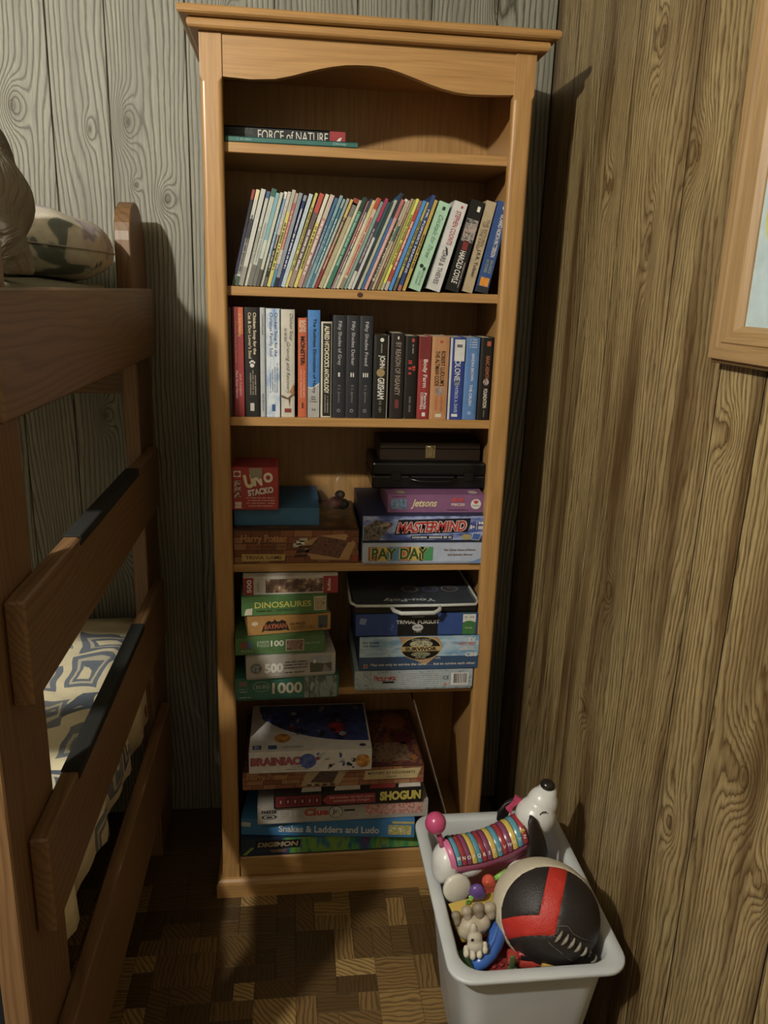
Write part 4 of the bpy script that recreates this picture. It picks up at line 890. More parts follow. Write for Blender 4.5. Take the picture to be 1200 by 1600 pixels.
# black case and the wooden box on top of it
r = thing('tool_case', 'glossy black plastic case under the small wooden box', 'case', (0.4690, 0.082, Z4 + 0.1524))
bk = plastic('0f0f11', 0.3)
nbox('case_base', -0.128, 0.128, 0.004, 0.165, 0.0, 0.030, bk, r, 0.004, 2); nbox('case_lid', -0.128, 0.128, 0.002, 0.165, 0.0305, 0.060, bk, r, 0.005, 2)
bm = bmesh.new(); tube(bm, [(-0.045, 0.004, 0.028), (-0.042, -0.006, 0.024), (-0.02, -0.010, 0.020), (0.035, -0.010, 0.020), (0.057, -0.006, 0.024), (0.060, 0.004, 0.028)], 0.0035, 8); obj('handle', bm, bk, r, True)
for x in (-0.075, 0.09): nbox('latch', x - 0.011, x + 0.011, -0.001, 0.004, 0.020, 0.040, plastic('141416', 0.25), r, 0.001)
r = thing('wooden_box', 'small dark wooden box with a metal latch on the black case', 'box', (0.4725, 0.105, Z4 + 0.2129))
nbox('box_base', -0.114, 0.114, 0.0, 0.13, 0.0, 0.026, DARKBOX, r, 0.001); nbox('box_lid', -0.114, 0.114, 0.0, 0.13, 0.0265, 0.042, DARKBOX, r, 0.002)
def metal(name, hexc, rough=0.35):
    b = NB(name); x, y, z, v = b.coords(); b.set(Base__Color=b.mix(b.noise(v, 90, 2), C(hexc), tuple(k * 0.6 for k in C(hexc)[:3]) + (1,)), Metallic=1.0, Roughness=rough); return b.m
BRASS = metal('aged_brass', 'cfc2a0')
lt = nbox('latch', -0.0115, 0.0115, -0.0025, -0.0004, 0.006, 0.036, BRASS, r, 0.001)
nbox('latch_tongue', -0.0045, 0.0045, -0.0045, -0.0026, 0.010, 0.026, BRASS, lt, 0.0008); bm = bmesh.new(); tube(bm, [(-0.007, -0.0035, 0.028), (-0.005, -0.005, 0.033), (0.005, -0.005, 0.033), (0.007, -0.0035, 0.028)], 0.0012, 6); obj('latch_loop', bm, BRASS, lt, True)

# --- fifth shelf, left: six puzzle boxes
Z5 = SHZ[4]
PG = 'puzzle boxes stacked on the fifth shelf'
z = Z5
r, w_, f, tp = gbox('puzzle_box', 'green puzzle box with large white 1000, lowest of its stack', 0.0415, 0.2675, -0.028, z, 0.0555, 0.20, '2f7562', 2, 'puzzle box', '276253', PG); z += 0.0562
H = lambda px: -w_ / 2 + (px - 368) / 161 * w_
rect(r, 'forest_photo', H(475), H(526), 0.003, 0.0545, art('forest_art', ['5d6a66', '7f8a88', '3f4a44', '8f9896'], 30, 0.5, (2, 1, 0.6)), f, 2)
text(r, '1000', H(448), 0.029, 0.066, 0.027, paint('d8d0b8'), f, 3, 'H', 0.03); oval(r, 'oval_line', H(408), 0.034, 0.0185, 0.0125, paint('a9bcae'), f, 2); oval(r, 'oval_field', H(408), 0.034, 0.0172, 0.0112, paint('2f7562'), f, 3)
text(r, 'BIG BEN', H(409), 0.034, 0.026, 0.009, paint('c9d2c4'), f, 4); rect(r, 'maker_mark', H(374), H(386), 0.036, 0.048, paint('8a6f62'), f, 2)
for k in range(3): dashes(r, 0.029 - 0.006 * k - 0.008 * (k > 1), H(374), H(386 + 5 * (k > 1)), 0.003, paint('b8c4b4'), f, 3, 'H', 330 + k)
r, w_, f, tp = gbox('puzzle_box', 'greyish white puzzle box with bold 500 and a road photo', 0.0660, 0.2600, -0.034, z, 0.0545, 0.19, 'b3ada4', 5.5, 'puzzle box', '9f998f', PG); z += 0.0552
H = lambda px: -w_ / 2 + (px - 386) / 138 * w_
text(r, '500', H(428), 0.026, 0.040, 0.023, paint('e8e4dc'), f, 3, 'H', 0.05); oval(r, 'globe_print', H(401), 0.027, 0.0125, 0.0125, paint('7f7a5c'), f, 2); oval(r, 'globe_print', H(401), 0.027, 0.0095, 0.0095, art('globe_art', ['3f4a5c', '6a7a8c', 'a8a898'], 200), f, 3)
for k in range(4): dashes(r, 0.038 - 0.007 * k - 0.004 * (k > 2), H(444), H(480 - 4 * (k > 2)), 0.0035, paint('55504a'), f, 3, 'H', 340 + k)
rect(r, 'sky_photo', H(484), H(518), 0.034, 0.048, paint('9aa0a8'), f, 2); shape(r, 'field_photo', [(H(484), 0.010), (H(518), 0.010), (H(518), 0.032), (H(505), 0.030), (H(484), 0.034)], paint('575a44'), f, 3); shape(r, 'road_photo', [(H(503), 0.010), (H(518), 0.010), (H(506), 0.030)], paint('84847e'), f, 4); oval(r, 'white_house', H(491), 0.036, 0.003, 0.005, WHITE, f, 4, 10)
r, w_, f, tp = gbox('puzzle_box', 'green children puzzle box reading 100 with rounded corners', 0.0435, 0.2350, -0.030, z, 0.0395, 0.17, '4f7a42', 3, 'puzzle box', '446a3a', PG, 0.97); z += 0.0402
H = lambda px: -w_ / 2 + (px - 369) / 137 * w_
text(r, 'M', H(382), 0.024, 0.013, 0.015, paint('a8443a'), f, 3, 'H', 0.05); text(r, 'B', H(391.5), 0.024, 0.010, 0.015, paint('5a7ab0'), f, 3, 'H', 0.05); text(r, 'PUZZLE', H(387), 0.010, 0.024, 0.005, paint('a9bc98'), f, 3, 'H', 0.01)
text(r, 'JUNIOR\nPUZZLE', H(411), 0.026, 0.026, 0.014, paint('c4cfae'), f, 3, 'H', 0.01); text(r, '100', H(433), 0.026, 0.028, 0.014, paint('dfe0c8'), f, 3, 'H', 0.03)
rect(r, 'photo_edge', H(446), H(474), 0.007, 0.034, paint('cfcab4'), f, 2); rect(r, 'photo', H(447), H(473), 0.0085, 0.0325, art('farm_art', ['4a3a34', '6a4a40', '8f7a68', '3c302c'], 120), f, 3); text(r, 'Ages 5 to 10', H(487), 0.024, 0.032, 0.006, paint('c8d0b0'), f, 3)
r, w_, f, tp = gbox('puzzle_box', 'orange puzzle box with a black winged emblem', 0.0690, 0.2500, -0.010, z, 0.0405, 0.16, 'b8863c', 9, 'puzzle box', 'a27532', PG, 0.97); z += 0.0412
H = lambda px: -w_ / 2 + (px - 388) / 131 * w_
shape(r, 'bat_emblem', [(H(409), 0.006), (H(412), 0.020), (H(417), 0.030), (H(421), 0.033), (H(424), 0.030), (H(428), 0.031), (H(430), 0.036), (H(432), 0.031), (H(436), 0.029), (H(441), 0.033), (H(447), 0.029), (H(450), 0.018), (H(453), 0.006), (H(446), 0.010), (H(438), 0.008), (H(431), 0.009), (H(422), 0.009), (H(414), 0.011)], paint('2a2420'), f, 2)
text(r, 'BATMAN', H(431), 0.019, 0.048, 0.012, paint('a8552e'), f, 3, 'H', 0.05); text(r, '100 PIECES', H(466), 0.021, 0.034, 0.006, paint('4a3418'), f, 3, 'H', 0.01)
for k in range(2): dashes(r, 0.014 - 0.005 * k, H(455), H(494), 0.003, paint('7a5a2a'), f, 3, 'H', 350 + k)
oval(r, 'maker_oval', H(399), 0.028, 0.007, 0.005, paint('d8c8a0'), f, 2); rect(r, 'dark_photo', H(499), H(514), 0.006, 0.036, art('bat_art', ['2f3836', '4a5450', '222826'], 120), f, 2)
r, w_, f, tp = gbox('puzzle_box', 'green puzzle box with yellow serif capitals and a dinosaur photo', 0.0565, 0.2410, -0.006, z, 0.0440, 0.17, '4d7c3e', 4.5, 'puzzle box', '436c36', PG, 0.97); z += 0.0447
H = lambda px: -w_ / 2 + (px - 377) / 135 * w_
text(r, 'DINOSAURES', H(442), 0.025, 0.122, 0.014, paint('c9c64a'), f, 3, 'H', 0.02); dashes(r, 0.0115, H(400), H(424), 0.004, paint('2c4a24'), f, 3, 'H', 355); text(r, '100 PIECES', H(446), 0.012, 0.040, 0.005, paint('2c4a24'), f, 3)
rect(r, 'photo_edge', H(491), H(510), 0.008, 0.040, paint('d8d2bc'), f, 2); rect(r, 'dinosaur_photo', H(492), H(509), 0.010, 0.038, art('dino_art', ['8a7a64', 'a8957c', '5c5040'], 140), f, 3); shape(r, 'white_label', [(H(381), 0.003), (H(393), 0.003), (H(394), 0.019), (H(384), 0.017)], paint('cfcab4'), f, 2)
r, w_, f, tp = gbox('puzzle_box', 'white and red puzzle box reading 500, topmost of its stack', 0.0600, 0.2640, 0.004, z, 0.0415, 0.19, 'c9c4b8', 3, 'puzzle box', 'b5b0a4', PG, 1.0)
H = lambda px: -w_ / 2 + (px - 380) / 149 * w_
rect(r, 'red_end', -w_ / 2 + 0.0003, H(396), 0.0, 0.0395, paint('a02c2e'), f, 2); rect(r, 'red_end', H(506), w_ / 2 - 0.0003, 0.0, 0.0395, paint('a02c2e'), f, 2); text(r, '500', H(389.5), 0.020, 0.030, 0.010, paint('e8e0d8'), f, 3, 'U', 0.03)
text(r, 'Buffalo', H(515), 0.020, 0.028, 0.007, paint('e4d8d0'), f, 3, 'U', 0.02); rect(r, 'photo', H(415), H(505.5), 0.004, 0.035, art('buffalo_art', ['c8bc9c', '8a705c', '5a4438', '3a2c28', '9a8070'], 45), f, 2); dashes(r, H(403), 0.008, 0.03, 0.003, paint('a8a398'), f, 3, 'V', 360)

# --- fifth shelf, right
GG = 'board game boxes stacked on the fifth shelf'
z = Z5
r, w_, f, tp = gbox('board_game_box', 'pale blue doodle-printed game box with a barcode', 0.3050, 0.5770, 0.000, z, 0.0495, 0.25, 'a9b8bf', 0, tray='98a6ac', group=GG); z += 0.0502
H = lambda px: -w_ / 2 + (px - 550) / 184 * w_
rg_ = random.Random(8)
bm = bmesh.new()
for k in range(150):
    a = rg_.uniform(-w_ / 2 + 0.003, w_ / 2 - 0.003); b = rg_.uniform(0.003, 0.047)
    if H(576) < a < H(728) and 0.007 < b < 0.043: continue
    an = rg_.uniform(0, PI); l = rg_.uniform(0.002, 0.005); ww = 0.0005
    dx, dz = math.cos(an), math.sin(an)
    bm.faces.new([bm.verts.new(place2d((a + sx * dx * l - sz * dz * ww, min(0.048, max(0.001, b + sx * dz * l + sz * dx * ww))), f, 1)) for sx, sz in ((-1, -1), (1, -1), (1, 1), (-1, 1))])
obj('doodle_print', bm, paint('4a5a66'), r)
text(r, 'Pictureka!', H(597), 0.032, 0.054, 0.015, paint('e8e0dc'), f, 2, 'H', 0.09, 0, 0.03); text(r, 'Pictureka!', H(597), 0.032, 0.052, 0.014, paint('a8323a'), f, 3, 'H', 0.02, 0, 0.03); rect(r, 'black_tab', H(593), H(611), 0.0185, 0.023, BLACK, f, 2)
rect(r, 'text_panel', H(619), H(683), 0.006, 0.044, paint('b9c3c6'), f, 2)
for k in range(7): dashes(r, 0.041 - 0.0052 * k, H(621), H(681), 0.0022, paint('7f8a90'), f, 3, 'H', 370 + k)
text(r, 'CE', H(692), 0.0295, 0.014, 0.009, paint('2a3034'), f, 3); rect(r, 'barcode_panel', H(700), H(727.5), 0.010, 0.041, WHITE, f, 2)
bm = bmesh.new(); a = H(704)
while a < H(725):
    l = rg_.uniform(0.0004, 0.0016); bm.faces.new([bm.verts.new(place2d(p, f, 3)) for p in ((a, 0.015), (a + l, 0.015), (a + l, 0.039), (a, 0.039))]); a += l + rg_.uniform(0.0005, 0.0014)
obj('barcode', bm, BLACK, r); oval(r, 'orange_seal', H(691), 0.012, 0.0036, 0.0036, paint('c87a34'), f, 3)
r, w_, f, tp = gbox('board_game_box', 'cloud-printed survival game box with a black oval emblem', 0.3140, 0.5870, -0.001, z, 0.0840, 0.26, '35547a', 0, tray='2c4766', group=GG, lid_frac=0.97); z += 0.0847
H = lambda px: -w_ / 2 + (px - 559) / 186 * w_
rect(r, 'cloud_band', -w_ / 2 + 0.0005, w_ / 2 - 0.0005, 0.034, 0.0835, art('cloud_art', ['5f88a8', '7fa0b8', 'a8bcc8', '6a90ae'], 22, 0.5, (0.6, 1, 1.8)), f, 1)
shape(r, 'flame_print', [(H(618), 0.083), (H(680), 0.082), (H(688), 0.060), (H(676), 0.030), (H(662), 0.012), (H(640), 0.030)], paint('b89468'), f, 2)
oval(r, 'oval_emblem', H(654), 0.054, 0.0460, 0.0290, paint('d8b868'), f, 3, 36); oval(r, 'oval_emblem', H(654), 0.054, 0.0445, 0.0275, paint('17160f'), f, 4, 36); oval(r, 'palm_print', H(654), 0.065, 0.026, 0.009, art('palm_art', ['17160f', '8a8a70', 'b8b494', '2a2818'], 200), f, 5); oval(r, 'palm_print', H(654), 0.040, 0.022, 0.006, art('palm_art2', ['17160f', '8a8a70', '2a2818'], 200), f, 5)
rect(r, 'title_bar', H(624), H(684), 0.0475, 0.0590, paint('c4a662'), f, 6); text(r, 'SURVIVOR', H(654), 0.0533, 0.072, 0.009, BLACK, f, 7, 'H', 0.04)
text(r, 'OUTWIT  OUTPLAY', H(654), 0.0755, 0.044, 0.0045, paint('d8d0b8'), f, 5); text(r, 'OUTLAST', H(654), 0.0315, 0.024, 0.004, paint('d8d0b8'), f, 5); text(r, 'GAME', H(681), 0.0295, 0.012, 0.0045, WHITE, f, 3)
text(r, 'For Adults', H(577), 0.070, 0.036, 0.006, paint('24384c'), f, 3, 'H', 0.02); text(r, '2-8 Players', H(577), 0.061, 0.036, 0.006, paint('24384c'), f, 3, 'H', 0.02)
text(r, 'TV', H(733), 0.074, 0.018, 0.010, WHITE, f, 3, 'H', 0.03); text(r, 'HOTTEST', H(726), 0.0635, 0.042, 0.007, paint('c8683c'), f, 3, 'H', 0.03); text(r, 'real-life', H(728), 0.056, 0.026, 0.006, paint('e4dcd0'), f, 3, 'H', 0.02); dashes(r, 0.050, H(714), H(738), 0.0035, paint('e4dcd0'), f, 3, 'H', 380); text(r, 'CBS', H(733), 0.037, 0.028, 0.010, WHITE, f, 3, 'H', 0.04)
text(r, 'Play not only to survive the game . . . but to survive each other', H(659), 0.0145, 0.240, 0.008, paint('d8d4c8'), f, 3, 'H', 0.02); rect(r, 'maker_mark', H(566), H(572), 0.0075, 0.0165, paint('c8bcae'), f, 2); oval(r, 'maker_seal', H(569), 0.012, 0.0036, 0.0036, paint('b03a30'), f, 3)
r, w_, f, tp = gbox('board_game_box', 'blue quiz game box with black centre panel and green corner', 0.3050, 0.5800, 0.001, z, 0.0525, 0.25, '2f4f96', 0, tray='284480', group=GG, lid_frac=0.97); z += 0.0532
H = lambda px: -w_ / 2 + (px - 552) / 188 * w_
rect(r, 'black_panel', H(616), H(678), 0.0005, 0.0515, BLACK, f, 2); text(r, 'TRIVIAL PURSUIT', H(647), 0.033, 0.098, 0.009, WHITE, f, 3, 'H', 0.02); dashes(r, 0.045, H(637), H(658), 0.003, paint('8f8c84'), f, 3, 'H', 390)
oval(r, 'oval_badge', H(647), 0.0195, 0.0125, 0.0085, paint('c4c4c0', 0.3), f, 3); text(r, 'Disney', H(647), 0.0195, 0.018, 0.007, paint('3a3c44'), f, 4, 'H', 0.01, 0.2); dashes(r, 0.009, H(642), H(653), 0.002, paint('c0bcb4'), f, 3, 'H', 391)
rect(r, 'white_corner', H(717), H(737), 0.030, 0.050, paint('dcdcd2'), f, 2); rect(r, 'green_corner', H(717), H(737), 0.001, 0.0305, paint('3f7f3c'), f, 2); oval(r, 'green_dome', H(727), 0.028, 0.0135, 0.006, paint('3f7f3c'), f, 3); text(r, 'Family', H(727), 0.0165, 0.016, 0.0045, paint('dfe4d0'), f, 3)
text(r, '8+', H(722), 0.043, 0.006, 0.006, BLACK, f, 3); text(r, '4-8', H(731), 0.043, 0.009, 0.006, BLACK, f, 3)
rect(r, 'green_lid_corner', H(712), H(737), 0.0005, 0.030, paint('3f7f3c'), tp, 1)
shape(r, 'maker_mark', [(H(557), 0.030), (H(566), 0.028), (H(569), 0.042), (H(559), 0.044)], paint('7f94bc'), f, 2); text(r, '?', H(608), 0.020, 0.008, 0.015, paint('5a7ac0'), f, 3)
# clear carry case on the very top
r = thing('carry_case', 'clear plastic carry case with handle on the blue quiz box', 'case', (0.4370, -0.012, z + 0.0005))
cp = clear_plastic('case_rim', 'c4c8c4', 0.8, 0.15)
bm = bmesh.new(); box(bm, -0.140, 0.142, 0.012, 0.240, 0.0, 0.022, 0.006, 2); obj('case_body', bm, plastic('1b1d20', 0.2), r)
bm = bmesh.new()
pts = [(-0.143, 0.03), (-0.143, 0.24), (0.145, 0.24), (0.145, 0.03), (0.135, 0.010), (0.06, 0.008), (-0.06, 0.008), (-0.132, 0.010)]
tube(bm, [(x, y, 0.021) for x, y in pts], 0.0035, 8, True); obj('case_rim', bm, cp, r, True)
bm = bmesh.new(); tube(bm, [(-0.055, 0.010, 0.018), (-0.050, -0.008, 0.016), (-0.036, -0.018, 0.014), (0.036, -0.018, 0.014), (0.050, -0.008, 0.016), (0.055, 0.010, 0.018)], 0.0048, 8); obj('handle', bm, cp, r, True)
nbox('clear_lid', -0.138, 0.140, 0.014, 0.238, 0.0225, 0.0245, clear_plastic('case_lid', 'b8c0c4', 0.03, 0.08), r)
tp = ('T', 0.0222)
rect(r, 'insert_art', -0.134, 0.136, 0.016, 0.234, art('poly_art', ['14171c', '26303c', '1a1c22', '30384a'], 20), tp, 0.3)
text(r, 'You-Poly', -0.01, 0.040, 0.120, 0.022, paint('c0c4c8'), tp, 1, 'R', 0.03)
for k, (a, c2) in enumerate(((0.0, 'a8a498'), (0.048, '5a5a90'), (0.094, '8a7a58'))):
    oval(r, 'ring_print', a, 0.105, 0.020, 0.020, paint(c2), tp, 0.8); oval(r, 'ring_print', a, 0.105, 0.017, 0.017, art('ring_art%d' % k, ['1a1a1e', '3a3a50', '55504a'], 80), tp, 1.2)

# --- bottom compartment
BG = 'board game boxes stacked on the bottom shelf'
z = 0.0985
r, w_, f, tp = gbox('board_game_box', 'dark blue and green monster board game, lowest box on the bottom shelf', 0.0435, 0.4850, 0.005, z, 0.0500, 0.25, '24364f', 0.5, tray='1e2d42', group=BG); z += 0.0508
H = lambda px: -w_ / 2 + (px - 377) / 283 * w_
rect(r, 'colour_streaks', H(440), w_ / 2 - 0.001, 0.005, 0.049, art('digi_art', ['28467a', '2f6a78', '7a9a3a', '3a8a58', '284a78', '5a3a70'], 13, 0.5, (1.6, 1, 0.6)), f, 1); shape(r, 'green_ray', [(H(379), 0.006), (H(385), 0.006), (H(398), 0.026), (H(392), 0.026)], paint('8aa838'), f, 2)
shape(r, 'title_plate', [(H(397), 0.022), (H(466), 0.021), (H(468), 0.043), (H(400), 0.044)], paint('17181a'), f, 2); text(r, 'DIGIMON', H(433), 0.0325, 0.098, 0.014, paint('b09a78'), f, 3, 'H', 0.05, 0.15); shape(r, 'tan_scroll', [(H(420), 0.018), (H(448), 0.018), (H(444), 0.010), (H(424), 0.010)], paint('8a7050'), f, 3)
r, w_, f, tp = gbox('board_game_box', 'sky blue classic games box with white rounded title', 0.0430, 0.4560, 0.018, z, 0.0470, 0.25, '2f7fb8', -5.5, tray='286c9c', group=BG, lid_frac=0.96); r.location.y = -0.002; z += 0.0478
H = lambda px: -w_ / 2 + (px - 376) / 269 * w_
text(r, 'Snakes & Ladders and Ludo', H(512), 0.021, 0.240, 0.019, paint('d8dad6'), f, 3, 'H', 0.03); rect(r, 'game_print', H(604), H(640), 0.009, 0.036, art('ludo_art', ['c8c0a8', 'b8a458', '7f8a5c', 'd8d4c8'], 90), f, 2); rect(r, 'yellow_edge', H(610), w_ / 2 - 0.001, 0.040, 0.046, paint('c9b65c'), f, 2); shape(r, 'maker_burst', [(H(376), 0.026), (H(390), 0.024), (H(391), 0.036), (H(377), 0.038)], paint('c4c8c8'), f, 2)
r, w_, f, tp = gbox('board_game_box', 'worn white detective game box with red title and face cards', 0.0840, 0.4880, -0.008, z, 0.0455, 0.25, 'b4aea2', 0.6, tray='9a958a', group=BG, lid_frac=0.97); z += 0.0463
H = lambda px: -w_ / 2 + (px - 402) / 267 * w_
text(r, 'Clue', H(493), 0.028, 0.058, 0.020, paint('b8433a'), f, 3, 'H', 0.05); oval(r, 'black_ring', H(523), 0.026, 0.0165, 0.0165, paint('3a3836'), f, 2); oval(r, 'white_disc', H(523), 0.026, 0.0150, 0.0150, paint('c4beb2'), f, 3); text(r, 'Jr.', H(523), 0.026, 0.018, 0.016, paint('3a3836'), f, 4, 'H', 0.02); rect(r, 'black_bar', H(536), H(553), 0.026, 0.031, BLACK, f, 2)
text(r, 'PARKER', H(420), 0.034, 0.036, 0.010, paint('2c2a28'), f, 3, 'H', 0.04)
for k in range(3): oval(r, 'swirl', H(420), 0.020, 0.018 - 0.005 * k, 0.0065 - 0.0018 * k, paint(['2c2a28', 'b4aea2', '2c2a28'][k]), f, 2 + k)
rect(r, 'note_box', H(434), H(456), 0.015, 0.038, paint('a29c90'), f, 2); rect(r, 'note_field', H(434.6), H(455.4), 0.016, 0.037, paint('bcb6aa'), f, 3)
for k in range(3): dashes(r, 0.032 - 0.006 * k, H(437), H(450), 0.0025, paint('8a857a'), f, 4, 'H', 400 + k)
for k in range(6): rect(r, 'face_card', H(570 + 15.2 * k), H(584 + 15.2 * k), 0.012, 0.042, art('face_card%d' % k, ['b89a90', 'a84a48', 'd0b4a4', '6a4a44'], 130), f, 2)
r, w_, f, tp = gbox('board_game_box', 'black and red strategy game box with yellow blocky title', 0.1220, 0.4720, -0.016, z, 0.0395, 0.25, '211d1c', 1, tray='1a1716', group=BG, lid_frac=0.95); z += 0.0403
H = lambda px: -w_ / 2 + (px - 428) / 230 * w_
text(r, 'SHOGUN', H(623), 0.0215, 0.098, 0.025, paint('d0bc3c'), f, 3, 'H', 0.06); rect(r, 'red_panel', H(431), H(500), 0.006, 0.034, paint('8a2a30'), f, 2); shape(r, 'red_arrow', [(H(502), 0.019), (H(510), 0.032), (H(584), 0.032), (H(584), 0.006), (H(510), 0.006)], paint('9c2e34'), f, 2)
text(r, 'the number on each piece\nautomatically changes', H(547), 0.0195, 0.104, 0.018, paint('d8b0a8'), f, 3, 'H', 0.01)
for k in range(6): rect(r, 'square_print', H(434 + 11 * k), H(443 + 11 * k), 0.010, 0.030, paint(['74242a', '6a2026'][k % 2]), f, 3); text(r, '1', H(438.5 + 11 * k), 0.020, 0.003, 0.008, paint('d0a8a4'), f, 4)
for a, b, c2, e in ((470, 500, 'c4beb2', 0.10), (520, 560, 'c4beb2', 0.06), (575, 615, '9c3034', 0.05), (620, 655, 'd0cbc0', 0.07)): shape(r, 'lid_print', [(H(a), 0.004), (H(b), 0.004), (H(b + 4), e), (H(a + 10), e)], paint(c2), tp, 2)
r, w_, f, tp = gbox('board_game_box', 'brown brick-printed mystery game box under the white brain game', 0.0505, 0.4760, 0.004, z, 0.0470, 0.255, '4a2c1a', 0.5, tray='3c2415', group=BG, lid_frac=1.0); z += 0.0478
bricks(r, w_, 0.047, f, ['9a5f3c', 'a3683f', '8a5234', 'b07a4c'], 4, 9)
H = lambda px: -w_ / 2 + (px - 380) / 281 * w_
text(r, 'Harry Potter', H(418), 0.032, 0.096, 0.018, paint('c08a48'), f, 3, 'H', 0.02); shape(r, 'banner', [(H(566), 0.014), (H(650), 0.014), (H(657), 0.042), (H(568), 0.038)], paint('cdb67a'), f, 2); text(r, 'MYSTERY AT HOGWARTS', H(610), 0.0305, 0.112, 0.007, paint('3a2a12'), f, 3, 'H', 0.01); text(r, 'GAME', H(610), 0.020, 0.024, 0.005, paint('3a2a12'), f, 3)
shape(r, 'pale_stone', [(H(468), 0.004), (H(528), 0.004), (H(540), 0.042), (H(478), 0.044)], paint('b8a078'), f, 2); shape(r, 'board_print', [(H(483), 0.014), (H(518), 0.010), (H(527), 0.040), (H(498), 0.042)], art('hp2_board', ['2c2420', '54443a', '3a2a2e'], 90), f, 3)
for k in range(4): rect(r, 'counter_print', H(478 + 12 * k), H(485 + 12 * k), 0.004, 0.009, paint('4a4038'), f, 3)
oval(r, 'red_seal', H(654), 0.009, 0.0045, 0.0045, paint('b3342c'), f, 3)
rect(r, 'lid_art', -w_ / 2 + 0.003, w_ / 2 - 0.003, 0.003, 0.252, art('hp2_top', ['2a1822', '4a2a22', '7a4a28', '3c2038', '8a5a30'], 18), tp, 1)
shape(r, 'lid_tiles', [(H(575), 0.02), (H(645), 0.02), (H(640), 0.10), (H(590), 0.10)], art('hp2_tiles', ['5a4438', '8a7058', '3a2a26'], 60), tp, 2); oval(r, 'red_shape', H(640), 0.12, 0.022, 0.03, paint('6a2430'), tp, 2); oval(r, 'orange_glow', H(630), 0.20, 0.03, 0.04, paint('a8602c'), tp, 2)
r, w_, f, tp = gbox('board_game_box', 'white puzzle game box with planets, topmost on the bottom shelf', 0.0660, 0.3490, -0.004, z, 0.0550, 0.21, 'e2dfda', 0, tray='c8c4bc', group=BG, lid_frac=1.0)
H = lambda px: -w_ / 2 + (px - 389) / 191 * w_
text(r, 'BRAINIAC', H(430), 0.030, 0.114, 0.022, paint('4a2a34'), f, 3, 'H', 0.07); text(r, 'BRAINIAC', H(430), 0.030, 0.110, 0.020, paint('c8606c'), f, 4, 'H', 0.04)
oval(r, 'blue_planet', H(480), 0.029, 0.0190, 0.0190, art('pl_blue', ['2c3a7a', '4a5aa0', '6a78b0'], 60), f, 5); oval(r, 'orange_planet', H(566), 0.024, 0.0175, 0.0175, art('pl_or', ['8a5a2c', 'b8823c', 'd0a060'], 60), f, 3)
rg_ = random.Random(21)
for k in range(20):
    a = H(rg_.uniform(488, 552)); b = rg_.uniform(0.008, 0.048); s_ = rg_.uniform(0.003, 0.007); c2 = rg_.choice(['8f9298', '2a2a30', 'a83a44', 'b8bcc0', '4a5aa0', '5a7a5c'])
    if k % 2: oval(r, 'piece_print', a, b, s_ * 0.8, s_ * 0.8, paint(c2), f, 2 + 0.1 * k, 12)
    else: an = rg_.uniform(0, 1.5); shape(r, 'piece_print', [(a + s_ * 1.4 * math.cos(an + q), b + s_ * math.sin(an + q)) for q in (0.4, 2.74, 3.54, 5.88)], paint(c2), f, 2 + 0.1 * k)
dashes(r, 0.014, H(455), H(474), 0.002, paint('5a5a5a'), f, 3, 'H', 410); dashes(r, 0.008, H(445), H(482), 0.002, paint('5a5a5a'), f, 3, 'H', 411)
shape(r, 'space_print', [(H(400), 0.20)] + [(H(400) + (w_ / 2 - 0.004 - H(400)) * (1 - math.cos(PI / 2 * k / 12)), 0.20 - 0.165 * math.sin(PI / 2 * k / 12)) for k in range(1, 13)] + [(w_ / 2 - 0.004, 0.205), (H(402), 0.205)], art('space_art', ['1c2238', '2c3468', '3c4a80', '20243c'], 20), tp, 1)
oval(r, 'orange_planet', H(440), 0.055, 0.019, 0.019, art('pl_or2', ['8a5a2c', 'b8823c', 'd0a060'], 60), tp, 2); oval(r, 'blue_planet', H(424), 0.155, 0.028, 0.028, art('pl_bl2', ['1c2450', '38468a', '5a68a8'], 50), tp, 2); oval(r, 'red_planet', H(527), 0.095, 0.020, 0.024, art('pl_red', ['5a1c1c', '8a2c2c', 'a04040'], 60), tp, 2.5)
for k in range(26):
    a = H(rg_.uniform(450, 565)); b = rg_.uniform(0.06, 0.19); s_ = rg_.uniform(0.005, 0.012); c2 = rg_.choice(['6f737a', '2a2a30', '8f9298', 'a8acb0', '3a3a40', '7a2c34'])
    if k % 2: oval(r, 'piece_print', a, b, s_ * 0.7, s_ * 0.8, paint(c2), tp, 2 + 0.05 * k, 12)
    else: an = rg_.uniform(0, 1.5); shape(r, 'piece_print', [(a + s_ * 1.2 * math.cos(an + q), b + s_ * 1.2 * math.sin(an + q)) for q in (0.4, 2.74, 3.54, 5.88)], paint(c2), tp, 2 + 0.05 * k)
for k, px in enumerate((401, 425)): rect(r, 'blue_badge', H(px) - 0.010, H(px) + 0.010, 0.010, 0.026, paint('3a5a9c'), tp, 2)
text(r, '8+', H(401), 0.018, 0.010, 0.009, WHITE, tp, 3, 'H', 0.03); text(r, '1 SET/COFFRET', H(456), 0.016, 0.050, 0.007, paint('6a6a6a'), tp, 3, 'H', 0.01); oval(r, 'maker_oval', H(566), 0.016, 0.008, 0.006, paint('3a3a5c'), tp, 2)
# thin folded board leaning on the stack
th = math.radians(-16.5)
r = thing('game_board', 'thin folded game board leaning against the bottom stack of boxes', 'game board', (0.5660, 0.030, 0.0985), (0, th, 0))
nbox('board_leaf', -0.0024, -0.0002, 0.0, 0.225, 0.0, 0.392, paint('8a7a66', 0.7), r, 0.0004); nbox('board_leaf', -0.0048, -0.0026, 0.0, 0.225, 0.0, 0.392, paint('57402e', 0.6), r, 0.0004)

